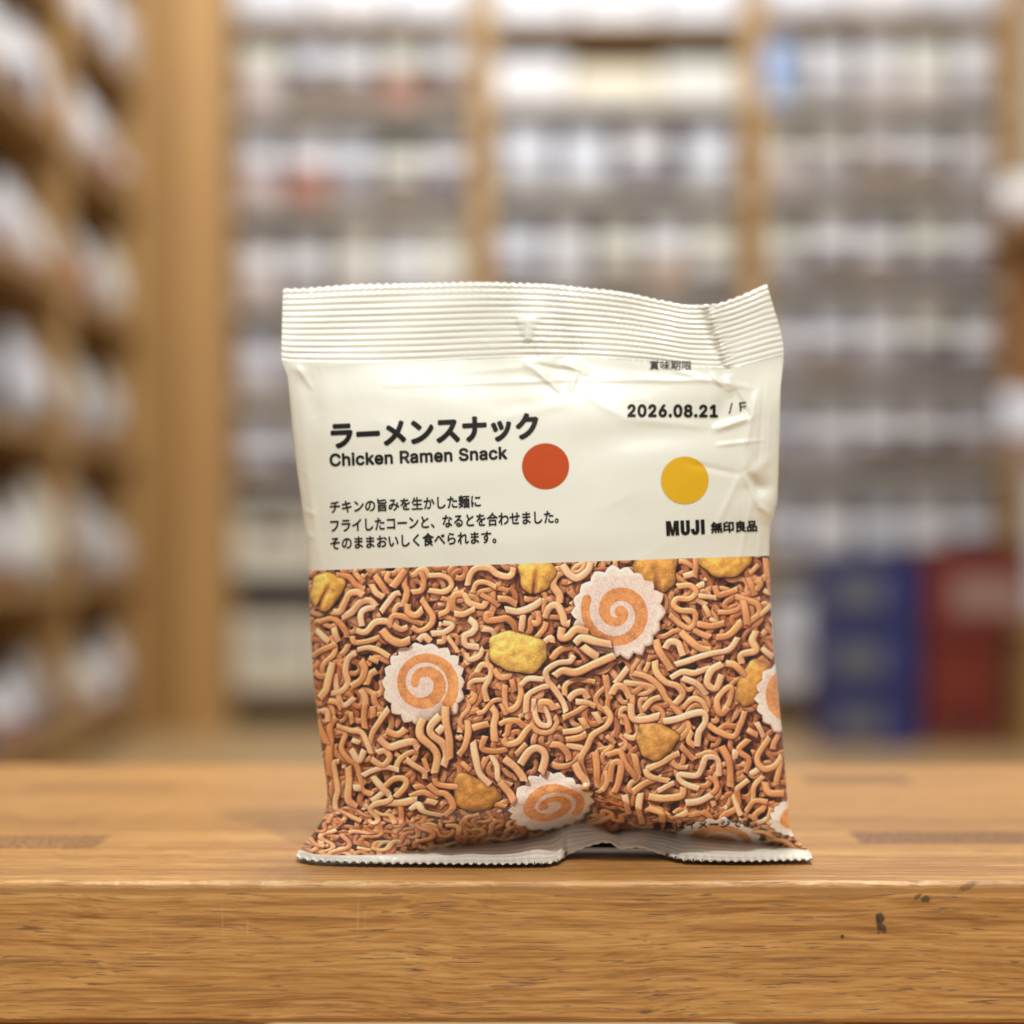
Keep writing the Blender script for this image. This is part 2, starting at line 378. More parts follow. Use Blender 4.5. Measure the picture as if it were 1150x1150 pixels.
# ---------------------------------------------------------------- oak bench top
TF = .0839*2300/370-CD           # front edge y
TB = .0839*2300/238-CD           # back edge y
TH = .0361
def oak():
    k = Nodes('oiled_oak')
    geo = k.n('ShaderNodeTexCoord').outputs['Object']
    sep = k.n('ShaderNodeSeparateXYZ'); k.t.links.new(geo, sep.inputs[0]); X, Y, Z = sep.outputs
    # staves: rows across the depth, random length offsets, one tone per stave
    row = k.math('FLOOR', k.math('DIVIDE', k.math('SUBTRACT', Y, TF-.0005), .0462))
    wr = k.n('ShaderNodeTexWhiteNoise', noise_dimensions='1D'); k.put(wr.inputs['W'], k.math('ADD', row, 3.3))
    xo = k.math('ADD', X, k.math('MULTIPLY', wr.outputs[0], .7))
    colm = k.math('FLOOR', k.math('DIVIDE', xo, .52))
    wn = k.n('ShaderNodeTexWhiteNoise', noise_dimensions='2D')
    cb = k.n('ShaderNodeCombineXYZ'); k.put(cb.inputs[0], row); k.put(cb.inputs[1], colm); k.t.links.new(cb.outputs[0], wn.inputs['Vector'])
    tone = wn.outputs[0]
    front = k.smooth(Z, -.0012, -.0030)                 # the front board face, below the arris
    tone = k.math('MULTIPLY', k.math('SUBTRACT', tone, .5), k.math('SUBTRACT', 1., front))
    shift = k.n('ShaderNodeCombineXYZ'); k.put(shift.inputs[0], k.math('MULTIPLY', tone, 3.)); k.put(shift.inputs[1], tone); k.put(shift.inputs[2], tone)
    va = k.n('ShaderNodeVectorMath', operation='ADD'); k.t.links.new(geo, va.inputs[0]); k.t.links.new(shift.outputs[0], va.inputs[1])
    P = va.outputs[0]
    # slow waviness of the grain
    wv = k.noise(k.vscale(P, 7, 11, 16), 1., 3, .55)
    wob = k.math('MULTIPLY', k.math('SUBTRACT', wv, .5), .012)
    sx = k.n('ShaderNodeSeparateXYZ'); k.t.links.new(P, sx.inputs[0])
    c2 = k.n('ShaderNodeCombineXYZ'); k.put(c2.inputs[0], sx.outputs[0]); k.put(c2.inputs[1], k.math('ADD', sx.outputs[1], wob)); k.put(c2.inputs[2], k.math('ADD', sx.outputs[2], wob))
    G = c2.outputs[0]
    broad = k.noise(k.vscale(G, 2.6, 95, 95), 1., 4, .6)
    ring = k.noise(k.vscale(G, 13., 520, 520), 1., 5, .68)
    fibre = k.noise(k.vscale(G, 70, 1900, 1900), 1., 3, .6)
    line = k.smooth(k.noise(k.vscale(G, 19., 820, 820, (5, 2, 8)), 1., 3, .6), .53, .63)
    poreN = k.noise(k.vscale(G, 95, 2000, 2000, (3, 1, 7)), 1., 2, .5)
    pore = k.smooth(poreN, .585, .655)
    pore = k.math('MULTIPLY', pore, k.smooth(ring, .40, .56))
    wide = k.math('MULTIPLY', k.smooth(k.noise(k.vscale(G, 4.2, 170, 170, (1, 6, 2)), 1., 4, .6), .47, .60), k.math('SUBTRACT', 1., front))
    ray = k.smooth(k.noise(k.vscale(G, 30, 420, 420, (9, 4, 2)), 1., 2, .5), .66, .78)
    f = k.math('ADD', k.math('MULTIPLY', broad, .24), k.math('ADD', k.math('MULTIPLY', ring, .42), k.math('MULTIPLY', fibre, .34)))
    col = k.ramp(f, [(.37, srgb(138, 88, 40)[:3]), (.45, srgb(182, 129, 66)[:3]), (.54, srgb(207, 155, 88)[:3]), (.65, srgb(225, 180, 114)[:3])])
    col = k.mix(k.math('MULTIPLY', wide, .34), col, srgb(150, 98, 50))
    col = k.mix(k.math('MULTIPLY', line, .52), col, srgb(136, 88, 42))
    col = k.mix(k.math('MULTIPLY', pore, .75), col, srgb(96, 58, 28))
    col = k.mix(k.math('MULTIPLY', ray, .30), col, srgb(226, 180, 120))
    hs = k.n('ShaderNodeHueSaturation'); k.put(hs.inputs['Color'], col); k.put(hs.inputs['Value'], k.math('ADD', 1.0, k.math('MULTIPLY', tone, .16)))
    col = hs.outputs[0]
    def rect(x0, x1, y0, y1, e=.0012):
        a = k.math('MULTIPLY', k.smooth(X, x0-e, x0+e), k.smooth(X, x1+e, x1-e))
        b = k.math('MULTIPLY', k.smooth(Y, y0-e, y0+e), k.smooth(Y, y1+e, y1-e))
        return k.math('MULTIPLY', a, b)
    def at(px, py):
        d = CH*F/(py-HOR); return (px-575)*d/F, d-CD
    # short dark inlaid plugs in the joints
    specks = k.smooth(k.noise(k.vscale(geo, 900, 420, 420), 1., 2), .42, .62)
    for (a, b, c, d, s_) in ((968, 1300, 947.5, 933.5, 1.25), (908, 1030, 880.5, 871.5, 1.1), (-200, 104, 953, 938, 1.), (18, 190, 889, 880, .5), (300, 520, 872, 867.5, .12)):
        x0, y0 = at(a, c); x1, _ = at(b, c); _, y1 = at(a, d)
        m = rect(x0, x1, y0, y1)
        m = k.math('MULTIPLY', m, k.math('ADD', .35, k.math('MULTIPLY', specks, .65)))
        col = k.mix(k.math('MULTIPLY', m, s_), col, srgb(112, 72, 40))
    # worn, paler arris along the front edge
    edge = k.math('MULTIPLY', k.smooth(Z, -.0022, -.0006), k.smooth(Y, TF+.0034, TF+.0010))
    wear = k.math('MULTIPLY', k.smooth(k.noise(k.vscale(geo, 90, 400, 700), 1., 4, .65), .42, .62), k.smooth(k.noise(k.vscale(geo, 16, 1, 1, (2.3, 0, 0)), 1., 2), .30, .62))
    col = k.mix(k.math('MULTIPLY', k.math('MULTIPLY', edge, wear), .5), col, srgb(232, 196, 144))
    # marks on the front face
    def blot(px, py, rx, rz, ang, wob_, s_, c=(42, 34, 30)):
        d = TF+CD; x, z = (px-575)*d/F, CH-(py-HOR)*d/F
        dx = k.math('SUBTRACT', X, x); dz = k.math('SUBTRACT', Z, z)
        ca, sa = math.cos(ang), math.sin(ang)
        u = k.math('DIVIDE', k.math('ADD', k.math('MULTIPLY', dx, ca), k.math('MULTIPLY', dz, sa)), rx)
        v = k.math('DIVIDE', k.math('SUBTRACT', k.math('MULTIPLY', dz, ca), k.math('MULTIPLY', dx, sa)), rz)
        r = k.math('SQRT', k.math('ADD', k.math('MULTIPLY', u, u), k.math('MULTIPLY', v, v)))
        nn = k.noise(k.vscale(geo, 1300, 1300, 1300, (px*.01, 0, 0)), 1., 2)
        r = k.math('ADD', r, k.math('MULTIPLY', k.math('SUBTRACT', nn, .5), wob_))
        return k.math('MULTIPLY', k.math('MULTIPLY', k.smooth(r, 1.15, .75), s_), k.smooth(Y, TF+.003, TF+.0006)), c
    for b in (blot(989, 1031, .0010, .0014, 0, .9, .85), blot(991.5, 1043, .0009, .0014, .5, 1.0, .8), blot(986, 1037, .0005, .0025, .1, .9, .75),
              blot(1040, 1010, .0012, .0010, 0, 1.1, .75), blot(1031, 1007, .0011, .0006, .6, 1.2, .6), blot(946, 1052, .0005, .0006, 0, .5, .8),
              blot(1086, 996, .0026, .0009, .4, 1.2, .45), blot(250, 1034, .00022, .0062, .02, 1.6, .26, (222, 176, 122)),
              blot(402, 1029, .00022, .0048, -.03, 1.6, .32, (226, 182, 130)), blot(410, 1034, .00018, .0030, 0, 1.6, .22, (226, 182, 130)), blot(169, 1052, .0002, .0030, 0, 1.6, .22, (222, 176, 122)),
              blot(278, 1043, .0002, .0022, 0, 1.3, .3, (232, 190, 140))):
        col = k.mix(b[0], col, srgb(*b[1]))
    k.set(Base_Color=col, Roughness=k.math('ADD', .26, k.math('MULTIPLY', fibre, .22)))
    h = k.math('SUBTRACT', k.math('ADD', k.math('MULTIPLY', fibre, .5), k.math('MULTIPLY', ring, .4)), k.math('MULTIPLY', pore, .8))
    k.bump(h, .45, .0005)
    k.b.inputs['Coat Weight'].default_value = .22; k.b.inputs['Coat Roughness'].default_value = .24
    return k.m

def build_table():
    root = empty('oak_bench', (0, (TF+TB)/2, FLOOR)); org = Vector(root.location)
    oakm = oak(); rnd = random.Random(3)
    X0, X1, N = -.62, .62, 1100
    # slowly varying arris wear
    def vn(x, s, k): 
        i = math.floor(x*s); t = x*s-i; t = t*t*(3-2*t)
        h = lambda j: (math.sin(j*12.9898+k*78.233)*43758.5453) % 1
        return h(i)*(1-t)+h(i+1)*t
    vs, fs = [], []
    prof_n = 0
    for i in range(N+1):
        x = X0+(X1-X0)*i/N
        w = .0009+.0007*vn(x, 60, 1)+.0008*max(0, vn(x, 240, 2)-.55)+.0010*max(0, vn(x, 620, 3)-.72)
        jy = .00012*(vn(x, 400, 4)-.5); jz = .00025*max(0, vn(x, 500, 5)-.5)
        p = [(TB, -TH+.001), (TB, -.002), (TB-.002, 0.)]
        p += [(TB-(TB-TF)*j/24, 0.) for j in range(1, 24)]
        p += [(TF+.006, 0.), (TF+w*1.15, -jz), (TF+w*.55+jy, -w*.22-jz), (TF+w*.2+jy, -w*.55-jz), (TF, -w*1.15), (TF, -.006), (TF, -.018), (TF, -TH+.0012), (TF+.0010, -TH), (TB-.001, -TH)]
        prof_n = len(p)
        vs += [Vector((x, y, z))-org for y, z in p]
    for i in range(N):
        for j in range(prof_n):
            a = i*prof_n+j; b = i*prof_n+(j+1) % prof_n
            fs.append((a, b, b+prof_n, a+prof_n))
    fs.append(tuple(range(prof_n))); fs.append(tuple(reversed([N*prof_n+j for j in range(prof_n)])))
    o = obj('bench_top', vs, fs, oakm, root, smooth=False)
    # object coordinates of the grain are world-like: shift them through the mesh origin
    for v in o.data.vertices: v.co += org
    o.location = -org
    legm = wood('leg_oak', srgb(176, 120, 66), srgb(128, 80, 40), 'z')
    for x0, x1 in ((-.165, -.0935), (.0855, .150)):
        box('leg_panel', (x0, x1, TF+.004, TB-.02, FLOOR, -TH-.0005), legm, root, .001, org)
    tag(root, 'oiled oak bench top with a worn front edge and dark wood plugs', 'bench')
    return root

# ---------------------------------------------------------------- snack packet
def curve(pts):
    """smooth (monotone) interpolation through control points"""
    xs = np.array([p[0] for p in pts], float); ys = np.array([p[1] for p in pts], float)
    d = np.diff(ys)/np.diff(xs)
    m = np.zeros(len(xs)); m[0], m[-1] = d[0], d[-1]
    for i in range(1, len(xs)-1):
        m[i] = 0 if d[i-1]*d[i] <= 0 else 2*d[i-1]*d[i]/(d[i-1]+d[i])
    def f(x):
        x = np.clip(np.asarray(x, float), xs[0], xs[-1])
        i = np.clip(np.searchsorted(xs, x)-1, 0, len(xs)-2)
        h = xs[i+1]-xs[i]; t = (x-xs[i])/h
        return ((2*t**3-3*t**2+1)*ys[i]+(t**3-2*t**2+t)*h*m[i]+(-2*t**3+3*t**2)*ys[i+1]+(t**3-t**2)*h*m[i+1])
    return f

# outline of the packet: half-rows across and side edges down
EL = curve([(318, 319), (325, 318), (402, 316), (412, 319), (424, 323), (455, 326), (500, 330), (560, 338), (592, 342), (641, 346), (700, 348.5), (760, 352), (840, 361), (893, 367.5), (912, 365), (930, 356), (950, 340), (958, 334), (970, 331)])
ER = curve([(318, 861), (325, 863), (400, 880), (412, 879), (440, 876.5), (500, 875), (560, 873), (578, 869), (592, 865), (610, 864), (640, 864.5), (720, 868), (770, 873), (830, 879), (893, 884), (920, 886), (934, 889), (946, 897), (956, 909), (968, 914)])
K0 = curve([(310, 325), (340, 324), (400, 321), (470, 319), (540, 317.5), (600, 319), (650, 323), (700, 329), (745, 338), (775, 343), (800, 342), (825, 335), (845, 327), (862, 320), (885, 316)])
K1 = curve([(310, 404), (330, 406.5), (400, 407.5), (470, 406), (540, 403), (600, 401), (660, 402), (730, 406), (790, 413), (815, 414), (840, 409), (880, 399), (890, 397)])
K2 = curve([(330, 641.6), (346, 641), (480, 636.5), (620, 632), (760, 627.4), (866, 624), (880, 623.5)])
K3 = curve([(330, 900), (366, 903), (420, 906), (500, 908), (560, 906), (600, 900), (640, 886), (662, 882), (690, 894), (730, 912), (780, 918), (840, 920), (886, 920), (915, 920)])
K4 = curve([(325, 955), (336, 954.5), (352, 959), (375, 960.5), (430, 959.5), (510, 951), (570, 945), (610, 938), (640, 927), (656, 924), (675, 930), (690, 935.5), (705, 932), (725, 931.5), (760, 937), (800, 942), (850, 947), (900, 954), (914, 957)])
K5 = curve([(325, 962), (334, 962.5), (350, 965.5), (400, 967.5), (480, 968.5), (560, 969), (612, 968.5), (626, 966), (640, 957.5), (660, 949), (680, 944.5), (688, 946), (696, 952), (715, 950), (735, 955), (755, 962), (775, 965), (830, 966), (880, 965), (914, 964.5)])
AMP = curve([(400, 0.), (416, .0022), (450, .0080), (500, .0130), (560, .0168), (640, .0200), (740, .0222), (840, .0228), (890, .0222), (960, .0205)])

def gauss(x, s): return np.exp(-.5*(x/s)**2)
def seg_d(px, py, ax, ay, bx, by):
    """distance to a line segment and place along it"""
    vx, vy = bx-ax, by-ay; L2 = vx*vx+vy*vy
    t = ((px-ax)*vx+(py-ay)*vy)/L2; tc = np.clip(t, 0, 1)
    sd = ((px-ax)*vy-(py-ay)*vx)/math.sqrt(L2)
    return np.hypot(px-ax-tc*vx, py-ay-tc*vy), t, sd

# wrinkles of the film: (x, y, x, y, half width, height in mm (+ towards the viewer), fold)
CREASES = [
    (432, 433, 640, 427, 2.2, .28), (640, 427, 800, 427, 2.2, .30), (800, 427, 845, 436, 2.6, .30),
    (590, 404, 616, 424, 5, .70), (640, 404, 662, 420, 4.5, .55), (616, 424, 660, 420, 4, .35),
    (818, 420, 822, 440, 4, .6), (822, 440, 800, 478, 7, -.5), (803, 482, 846, 468, 3.2, .75), (846, 468, 868, 420, 7, .55),
    (846, 470, 836, 540, 7, .6), (836, 540, 868, 512, 5, .6), (838, 532, 860, 556, 5, -1.1), (846, 548, 868, 546, 7, -1.5), (836, 534, 852, 568, 2.6, .8), (852, 568, 866, 578, 3.0, .9),
    (832, 560, 850, 620, 8, .35), (862, 585, 858, 640, 4, -.5), (640, 505, 760, 478, 16, -.35), (690, 490, 810, 484, 12, -.35),
    (327, 405, 342, 424, 5, .8), (342, 424, 356, 470, 8, -.5), (335, 440, 345, 560, 6, .45), (347, 555, 352, 640, 4.5, .5), (341, 572, 352, 578, 2.5, .7), (344, 600, 352, 604, 3, .7),
    (370, 450, 480, 470, 22, -.35), (400, 425, 520, 445, 14, .25), (360, 520, 620, 540, 26, -.35), (440, 540, 620, 536, 14, .22),
    (480, 600, 760, 590, 30, .30), (346, 650, 352, 780, 3, -.5), (864, 650, 870, 780, 3, -.4), (700, 560, 730, 620, 22, -.3),
    (420, 700, 470, 860, 30, .5), (620, 720, 660, 850, 34, -.5), (780, 700, 760, 860, 34, .5), (540, 660, 560, 800, 30, -.3),
    (380, 928, 560, 921, 3, .7), (560, 921, 640, 897, 3, .8), (640, 897, 662, 884, 3.5, 1.0), (662, 884, 706, 916, 4, .9), (706, 916, 770, 926, 3.5, .6), (770, 926, 880, 930, 3, .6),
    (470, 936, 620, 928, 3, -.5), (380, 940, 520, 938, 4, .5), (720, 920, 860, 936, 3, -.4), (372, 905, 345, 950, 4, .8), (600, 935, 650, 905, 4, -.9), (820, 930, 846, 940, 5, .8),
    (806, 500, 858, 494, 2.0, .30), (850, 440, 838, 500, 2.2, .45), (858, 432, 852, 520, 2.0, -.40), (866, 450, 862, 520, 1.8, .35), (838, 520, 800, 600, 3.0, .25), (845, 560, 828, 640, 2.4, .28), (856, 590, 846, 660, 2.2, .30),
    (770, 520, 836, 534, 3.0, -.25), (700, 470, 800, 480, 3.5, .18), (826, 440, 842, 470, 2., -.5), (800, 420, 812, 434, 2.5, .5), (760, 416, 800, 428, 3, .25), (662, 420, 740, 424, 2.6, .25),
    (520, 418, 590, 412, 2.8, .22), (334, 412, 350, 436, 2.2, .5), (328, 440, 336, 520, 2.0, .35), (338, 520, 350, 600, 2.2, -.4), (350, 560, 362, 640, 3, .22), (420, 470, 470, 500, 6, .12), (560, 470, 640, 452, 5, .14),
    (640, 430, 700, 470, 4, .14), (352, 660, 360, 900, 2.4, -.35), (858, 660, 874, 900, 2.4, -.35), (604, 418, 630, 440, 2.2, .35), (648, 418, 640, 440, 2.0, .35), (596, 408, 640, 418, 2.2, -.6), (630, 408, 652, 416, 1.8, .5),
    (560, 905, 648, 880, 5, .4), (655, 870, 690, 905, 6, -.5),
]
def wrinkle(px, py):
    h = np.zeros(np.broadcast(px, py).shape)
    for (ax, ay, bx, by, w, a) in CREASES:
        d, t, _ = seg_d(px, py, ax, ay, bx, by)
        k = np.clip(1-np.abs(2*np.clip(t, 0, 1)-1)**4, .0, 1)
        h = h+a*.00122*gauss(d, w*.94)*(.35+.65*k)
    # low unevenness of a filled film packet
    for (fx, fy, p, a) in ((.021, .017, .4, .16), (.043, .031, 1.7, .10), (.012, .052, 3.1, .10), (.075, .049, 5.2, .045), (.13, .02, 2.2, .03)):
        h = h+a*.001*np.sin(px*fx+py*fy*.7+p+.9*np.sin(py*fy+p*2))*np.cos(py*fy-px*fx*.4+p)
    return h

YS = -.021             # the packet's middle plane stands this far in front of y = 0
def seal_dy(px):
    """sideways buckling of the flat top seal (metres, + away from the viewer)"""
    return .0016*np.sin((px-330)/105.)+.0048*np.clip((px-800)/80., 0, 1)**1.2-.0022*gauss(px-585, 34)+.0012*np.sin((px-610)/38.)*gauss(px-690, 70)

def table_d(py, z, dmax):
    return np.minimum(dmax, (CH-z)*F/(py-HOR))

def front_depth(px, py):
    """distance of the front film from the middle plane (metres, negative towards the viewer)"""
    L, Rr = EL(py), ER(py)
    s = np.clip((px-L)/(Rr-L), 0, 1)
    e = np.abs(2*s-1)
    prof = (1-e**2.7)**.62
    A = AMP(py)
    k1 = K1(px); w1 = np.clip((py-k1)/60, 0, 1)
    y = YS-.78*A*prof+seal_dy(px)*(1-w1*w1*(3-2*w1))
    y = y-wrinkle(px, py)*np.clip(prof*1.6, .15, 1)*np.clip((py-k1)/9, 0, 1)
    w = np.clip((py-K3(px))/np.maximum(K4(px)-K3(px), 1), 0, 1)
    y4 = table_d(K4(px), .0022, .5705)-CD
    ws = w**1.5
    return y*(1-ws)+y4*ws

def unproj(px, py, y):
    d = y+CD
    return np.stack([(px-575)*d/F, y, CH-(py-HOR)*d/F], -1)

def grid_faces(nr, nc, off=0, flip=False):
    f = []
    for i in range(nr-1):
        for j in range(nc-1):
            a = off+i*nc+j
            q = (a, a+nc, a+nc+1, a+1)
            f.append(q[::-1] if flip else q)
    return f

def teeth(px, pitch=8.2, amp=2.0):
    t = (px/pitch) % 1.
    return amp*(np.abs(2*t-1)-.5)

NC = 420
ss = (1-np.cos(np.linspace(0, math.pi, NC)))/2*.35+np.linspace(0, 1, NC)*.65     # columns, denser at the sides

def row_px(pyc):
    """solve px for a row given by a curve py = K(px)"""
    px = 318+ss*560
    for _ in range(6):
        py = pyc(px); px = EL(py)+(ER(py)-EL(py))*ss
    return px, pyc(px)

def film_material(name, base, rough=.36, coat=.22, crough=.10, crinkle=.28):
    k = Nodes(name); tc = k.n('ShaderNodeTexCoord').outputs['Object']
    k.set(Base_Color=base(k, tc) if callable(base) else base, Roughness=rough)
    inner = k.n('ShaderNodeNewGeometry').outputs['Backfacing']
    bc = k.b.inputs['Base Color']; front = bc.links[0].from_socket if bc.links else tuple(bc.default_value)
    k.put(bc, k.mix(inner, front, (.035, .035, .036, 1)))      # metallised inside, coloured near-black to stand in for shade under the seal arch
    k.b.inputs['Coat Weight'].default_value = coat; k.b.inputs['Coat Roughness'].default_value = crough
    f = k.math('ADD', k.noise(tc, 55, 3, .6), k.math('MULTIPLY', k.noise(tc, 210, 2), .22))
    # fine crinkles: sharp ridges, in patches and mostly near the seals and the sides
    def ridge(scale, sx, sz, p):
        n = k.noise(k.vscale(tc, sx, 1, sz, (p, p, p)), scale, 1, .5, .8)
        return k.math('POWER', k.math('SUBTRACT', 1., k.math('ABSOLUTE', k.math('SUBTRACT', k.math('MULTIPLY', n, 2.), 1.))), 22.)
    sp = k.n('ShaderNodeSeparateXYZ'); k.t.links.new(tc, sp.inputs[0])
    side = k.smooth(k.math('ABSOLUTE', sp.outputs[0]), .035, .070)
    hi = k.smooth(sp.outputs[2], .112, .140); lo = k.smooth(sp.outputs[2], .034, .010)
    patch = k.smooth(k.noise(tc, 24, 2), .46, .66)
    mask = k.math('MULTIPLY', patch, k.math('ADD', k.math('MAXIMUM', k.math('MAXIMUM', hi, lo), side), .22))
    r = k.math('ADD', ridge(34, 1, 1.6, .3), k.math('MULTIPLY', ridge(62, 1.5, .8, 1.7), .6))
    f = k.math('ADD', f, k.math('MULTIPLY', k.math('MULTIPLY', r, mask), crinkle))
    k.bump(f, .16, .0012)
    return k.m

def build_packet():
    root = empty('snack_packet', (0.0, 0.0, .0))
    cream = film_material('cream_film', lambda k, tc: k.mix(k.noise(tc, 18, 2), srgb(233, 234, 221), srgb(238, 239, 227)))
    pr = make_print()
    img = bpy.data.images.new('noodle_print', pr.shape[1], pr.shape[0])
    buf = np.ones((pr.shape[0], pr.shape[1], 4), np.float32); buf[..., :3] = pr[::-1]
    img.pixels.foreach_set(buf.ravel()); img.update(); img.pack()
    def noodle(k, tc):
        uv = k.n('ShaderNodeUVMap', uv_map='print').outputs[0]
        t = k.n('ShaderNodeTexImage', interpolation='Cubic', extension='EXTEND'); t.image = img
        k.t.links.new(uv, t.inputs[0]); return t.outputs[0]
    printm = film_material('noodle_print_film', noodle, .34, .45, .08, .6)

    # ---- front film: cream panel (seal to print) and printed panel (print to bottom seal)
    def rows_between(Ka, Kb, n, ease=None):
        pa, ya = row_px(Ka); pb, yb = row_px(Kb)
        out = []
        for i in range(n):
            t = i/(n-1)
            if ease: t = ease(t)
            f = lambda px, t=t: Ka(px)*(1-t)+Kb(px)*t
            out.append(row_px(f))
        return out
    top_rows = rows_between(K1, K2, 210)
    prt_rows = rows_between(K2, K3, 190)+rows_between(K3, K4, 60)[1:]
    def build(name, rows, mat):
        P, U = [], []
        for px, py in rows:
            y = front_depth(px, py)
            P.append(unproj(px, py, y))
            k3 = K3(px)
            ty = np.where(py > k3, k3+(py-k3)*1.75, py)
            U.append(np.stack([(px-TX0)/(TX1-TX0), 1-(ty-TY0)/(TY1-TY0)], -1))
        P = np.array(P); U = np.array(U).reshape(-1, 2)
        o = obj(name, P.reshape(-1, 3), grid_faces(len(rows), NC), mat, root, True)
        uv = o.data.uv_layers.new(name='print')
        li = np.empty(len(o.data.loops), np.int32); o.data.loops.foreach_get('vertex_index', li)
        uv.data.foreach_set('uv', U[li].ravel().astype(np.float32))
        return o, P
    o1, P1 = build('cream_panel', top_rows, cream)
    o2, P2 = build('noodle_print_panel', prt_rows, printm)

    # ---- back film (same side edges, mirrored bulge, closes onto the bottom seal)
    E = np.vstack([P1[:, 0], P2[1:, 0]]); G = np.vstack([P1[:, -1], P2[1:, -1]])
    E, G = E[::4], G[::4]
    if not np.allclose(E[-1], P2[-1, 0]): E = np.vstack([E, P2[-1:, 0]]); G = np.vstack([G, P2[-1:, -1]])
    sel = np.arange(0, NC, 4); sel = np.append(sel, NC-1); sb = ss[sel]
    F4, F1 = P2[-1][sel], P1[0][sel]
    B = []
    z0, z1 = E[-1, 2], E[0, 2]
    for i in range(len(E)):
        base = E[i]*(1-sb)[:, None]+G[i]*sb[:, None]
        z = base[:, 2].mean(); t = np.clip((z-.0015)/(z1-.0015), 0, 1)
        wb = np.clip(1-(z-.0015)/.016, 0, 1)**2; wt = np.clip((t-.93)/.07, 0, 1)**2
        if i == len(E)-1: wb = 1.
        F4 = F4.copy(); F4[:, 2] = np.minimum(F4[:, 2], .0007)
        if i == 0: wt = 1.
        base = base+wb*(F4-(E[-1]*(1-sb)[:, None]+G[-1]*sb[:, None]))+wt*(F1-(E[0]*(1-sb)[:, None]+G[0]*sb[:, None]))
        A = .030*np.sqrt(np.clip((z-.0016)/.022, 0, 1))*np.clip((1-t)/.62, 0, 1)**.75
        prof = (1-np.abs(2*sb-1)**2.7)**.62
        base[:, 1] += A*prof
        B.append(base)
    B = np.array(B)
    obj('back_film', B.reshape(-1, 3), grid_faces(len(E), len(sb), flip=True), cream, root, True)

    # ---- top seal: ribbed flat band, two films thick
    n = 150; V = []
    rib_n = 12.3
    for side in (0, 1):
        for i in range(n):
            t = i/(n-1)
            px, py = row_px(lambda p, t=t: (K0(p)+(teeth(p, 8.4, 1.9) if side == 0 else teeth(p+3, 9.4, 2.4)-1.3*gauss(p-405, 26))*(1-t)**6)*(1-t)+K1(p)*t)
            rib = .00030*(np.abs(np.sin(t*rib_n*math.pi+.4))**.6*2-1)*np.clip((1-t)*16, .2, 1)*np.clip(t*20+.25, 0, 1)
            rib = rib*(.82+.18*np.sin(px*.047+t*5)+.22*np.sin(px*.019+2.1+t*9)*np.sin(t*13+px*.006))
            # small flattened triangle in the middle, crushed ribs beside it
            tri = np.clip(1.25-np.abs(px-593)/(15*(1.2-np.clip((py-345)/40, 0, 1.1))+1e-3), 0, 1)*np.clip((py-352)/7, 0, 1)*np.clip((386-py)/6, 0, 1)
            rib = rib*(1-.9*np.clip(tri, 0, 1))
            crush = .00038*np.sin(px*1.7+2*np.sin(py*.31))*gauss(px-565-(py-330)*.6, 16)+.00036*np.sin(px*2.3+py*.2)*gauss(px-628-(py-345)*.35, 14)
            dcr, tt, sd = seg_d(px, py, 794, 340, 820, 416)
            fold = -.0014*gauss(dcr, 4.5)+.00030*np.sin(py*1.3+px*.4)*gauss(dcr, 5)+.00012*np.sin(px*.9+py*.5)*gauss(px-690-(py-360)*1.2, 18)
            fold = fold-.0006*gauss(seg_d(px, py, 720, 345, 740, 400)[0], 30)
            y = YS+seal_dy(px)-rib-crush+fold-.0010*np.clip(tri, 0, 1)+.0055*(1-t)+.002*(1-t)**1.5*np.cos((px-430)/120.)
            y = y*(1-np.clip((t-.97)/.03, 0, 1))+np.clip((t-.97)/.03, 0, 1)*front_depth(px, py)
            V.append(unproj(px, py, y+side*(.0004 if t < .99 else .0)))
    V = np.array(V).reshape(-1, 3)
    fc = grid_faces(n, NC)+grid_faces(n, NC, n*NC, True)
    o = n*NC
    for j in range(NC-1): fc.append((j, j+1, o+j+1, o+j))
    for i in range(n-1):
        a = i*NC; fc.append((a, o+a, o+a+NC, a+NC)); b = i*NC+NC-1; fc.append((b, b+NC, o+b+NC, o+b))
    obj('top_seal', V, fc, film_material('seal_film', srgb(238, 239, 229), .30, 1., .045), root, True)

    # ---- bottom seal: lies forward on the bench, arched in the middle
    n = 44; V = []
    for side in (0, 1):
        for i in range(n):
            t = i/(n-1)
            px, py = row_px(lambda p, t=t: K4(p)*(1-t)+(K5(p)-teeth(p+3*np.sin(p*.021), 9.3, 1.5)*t**5)*t)
            y4 = front_depth(px, K4(px))
            zc = .0015+(teeth(px+3*np.sin(px*.021), 9.3, .0004) if side == 0 else teeth(px+4+3*np.sin(px*.021), 9.3, .0004))*t**5
            y5 = table_d(K5(px), zc, .558)-CD
            y = y4*(1-t)+y5*t
            st = .00022*np.sin(t*6*2*math.pi+.8*np.sin(px*.03))*np.sin(math.pi*np.clip(t, 0, 1))
            st = st+.0005*np.sin(px*.12+1.3*np.sin(px*.05))*np.sin(math.pi*t)*(.35+gauss(px-660, 60))
            P = unproj(px, py, y)
            P[..., 2] += st*.8; P[..., 1] -= st
            P[..., 2] -= side*.00045*(1 if t > .02 else 0)
            P[..., 2] = np.maximum(P[..., 2], .0008-side*.0005)
            V.append(P)
    V = np.array(V).reshape(-1, 3); o = n*NC
    fc = grid_faces(n, NC)+grid_faces(n, NC, o, True)
    for j in range(NC-1): a = (n-1)*NC+j; fc.append((a, o+a, o+a+1, a+1))
    for i in range(n-1):
        a = i*NC; fc.append((a, o+a, o+a+NC, a+NC)); b = i*NC+NC-1; fc.append((b, b+NC, o+b+NC, o+b))
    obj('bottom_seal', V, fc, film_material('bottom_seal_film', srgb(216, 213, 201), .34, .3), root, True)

    lettering(root)
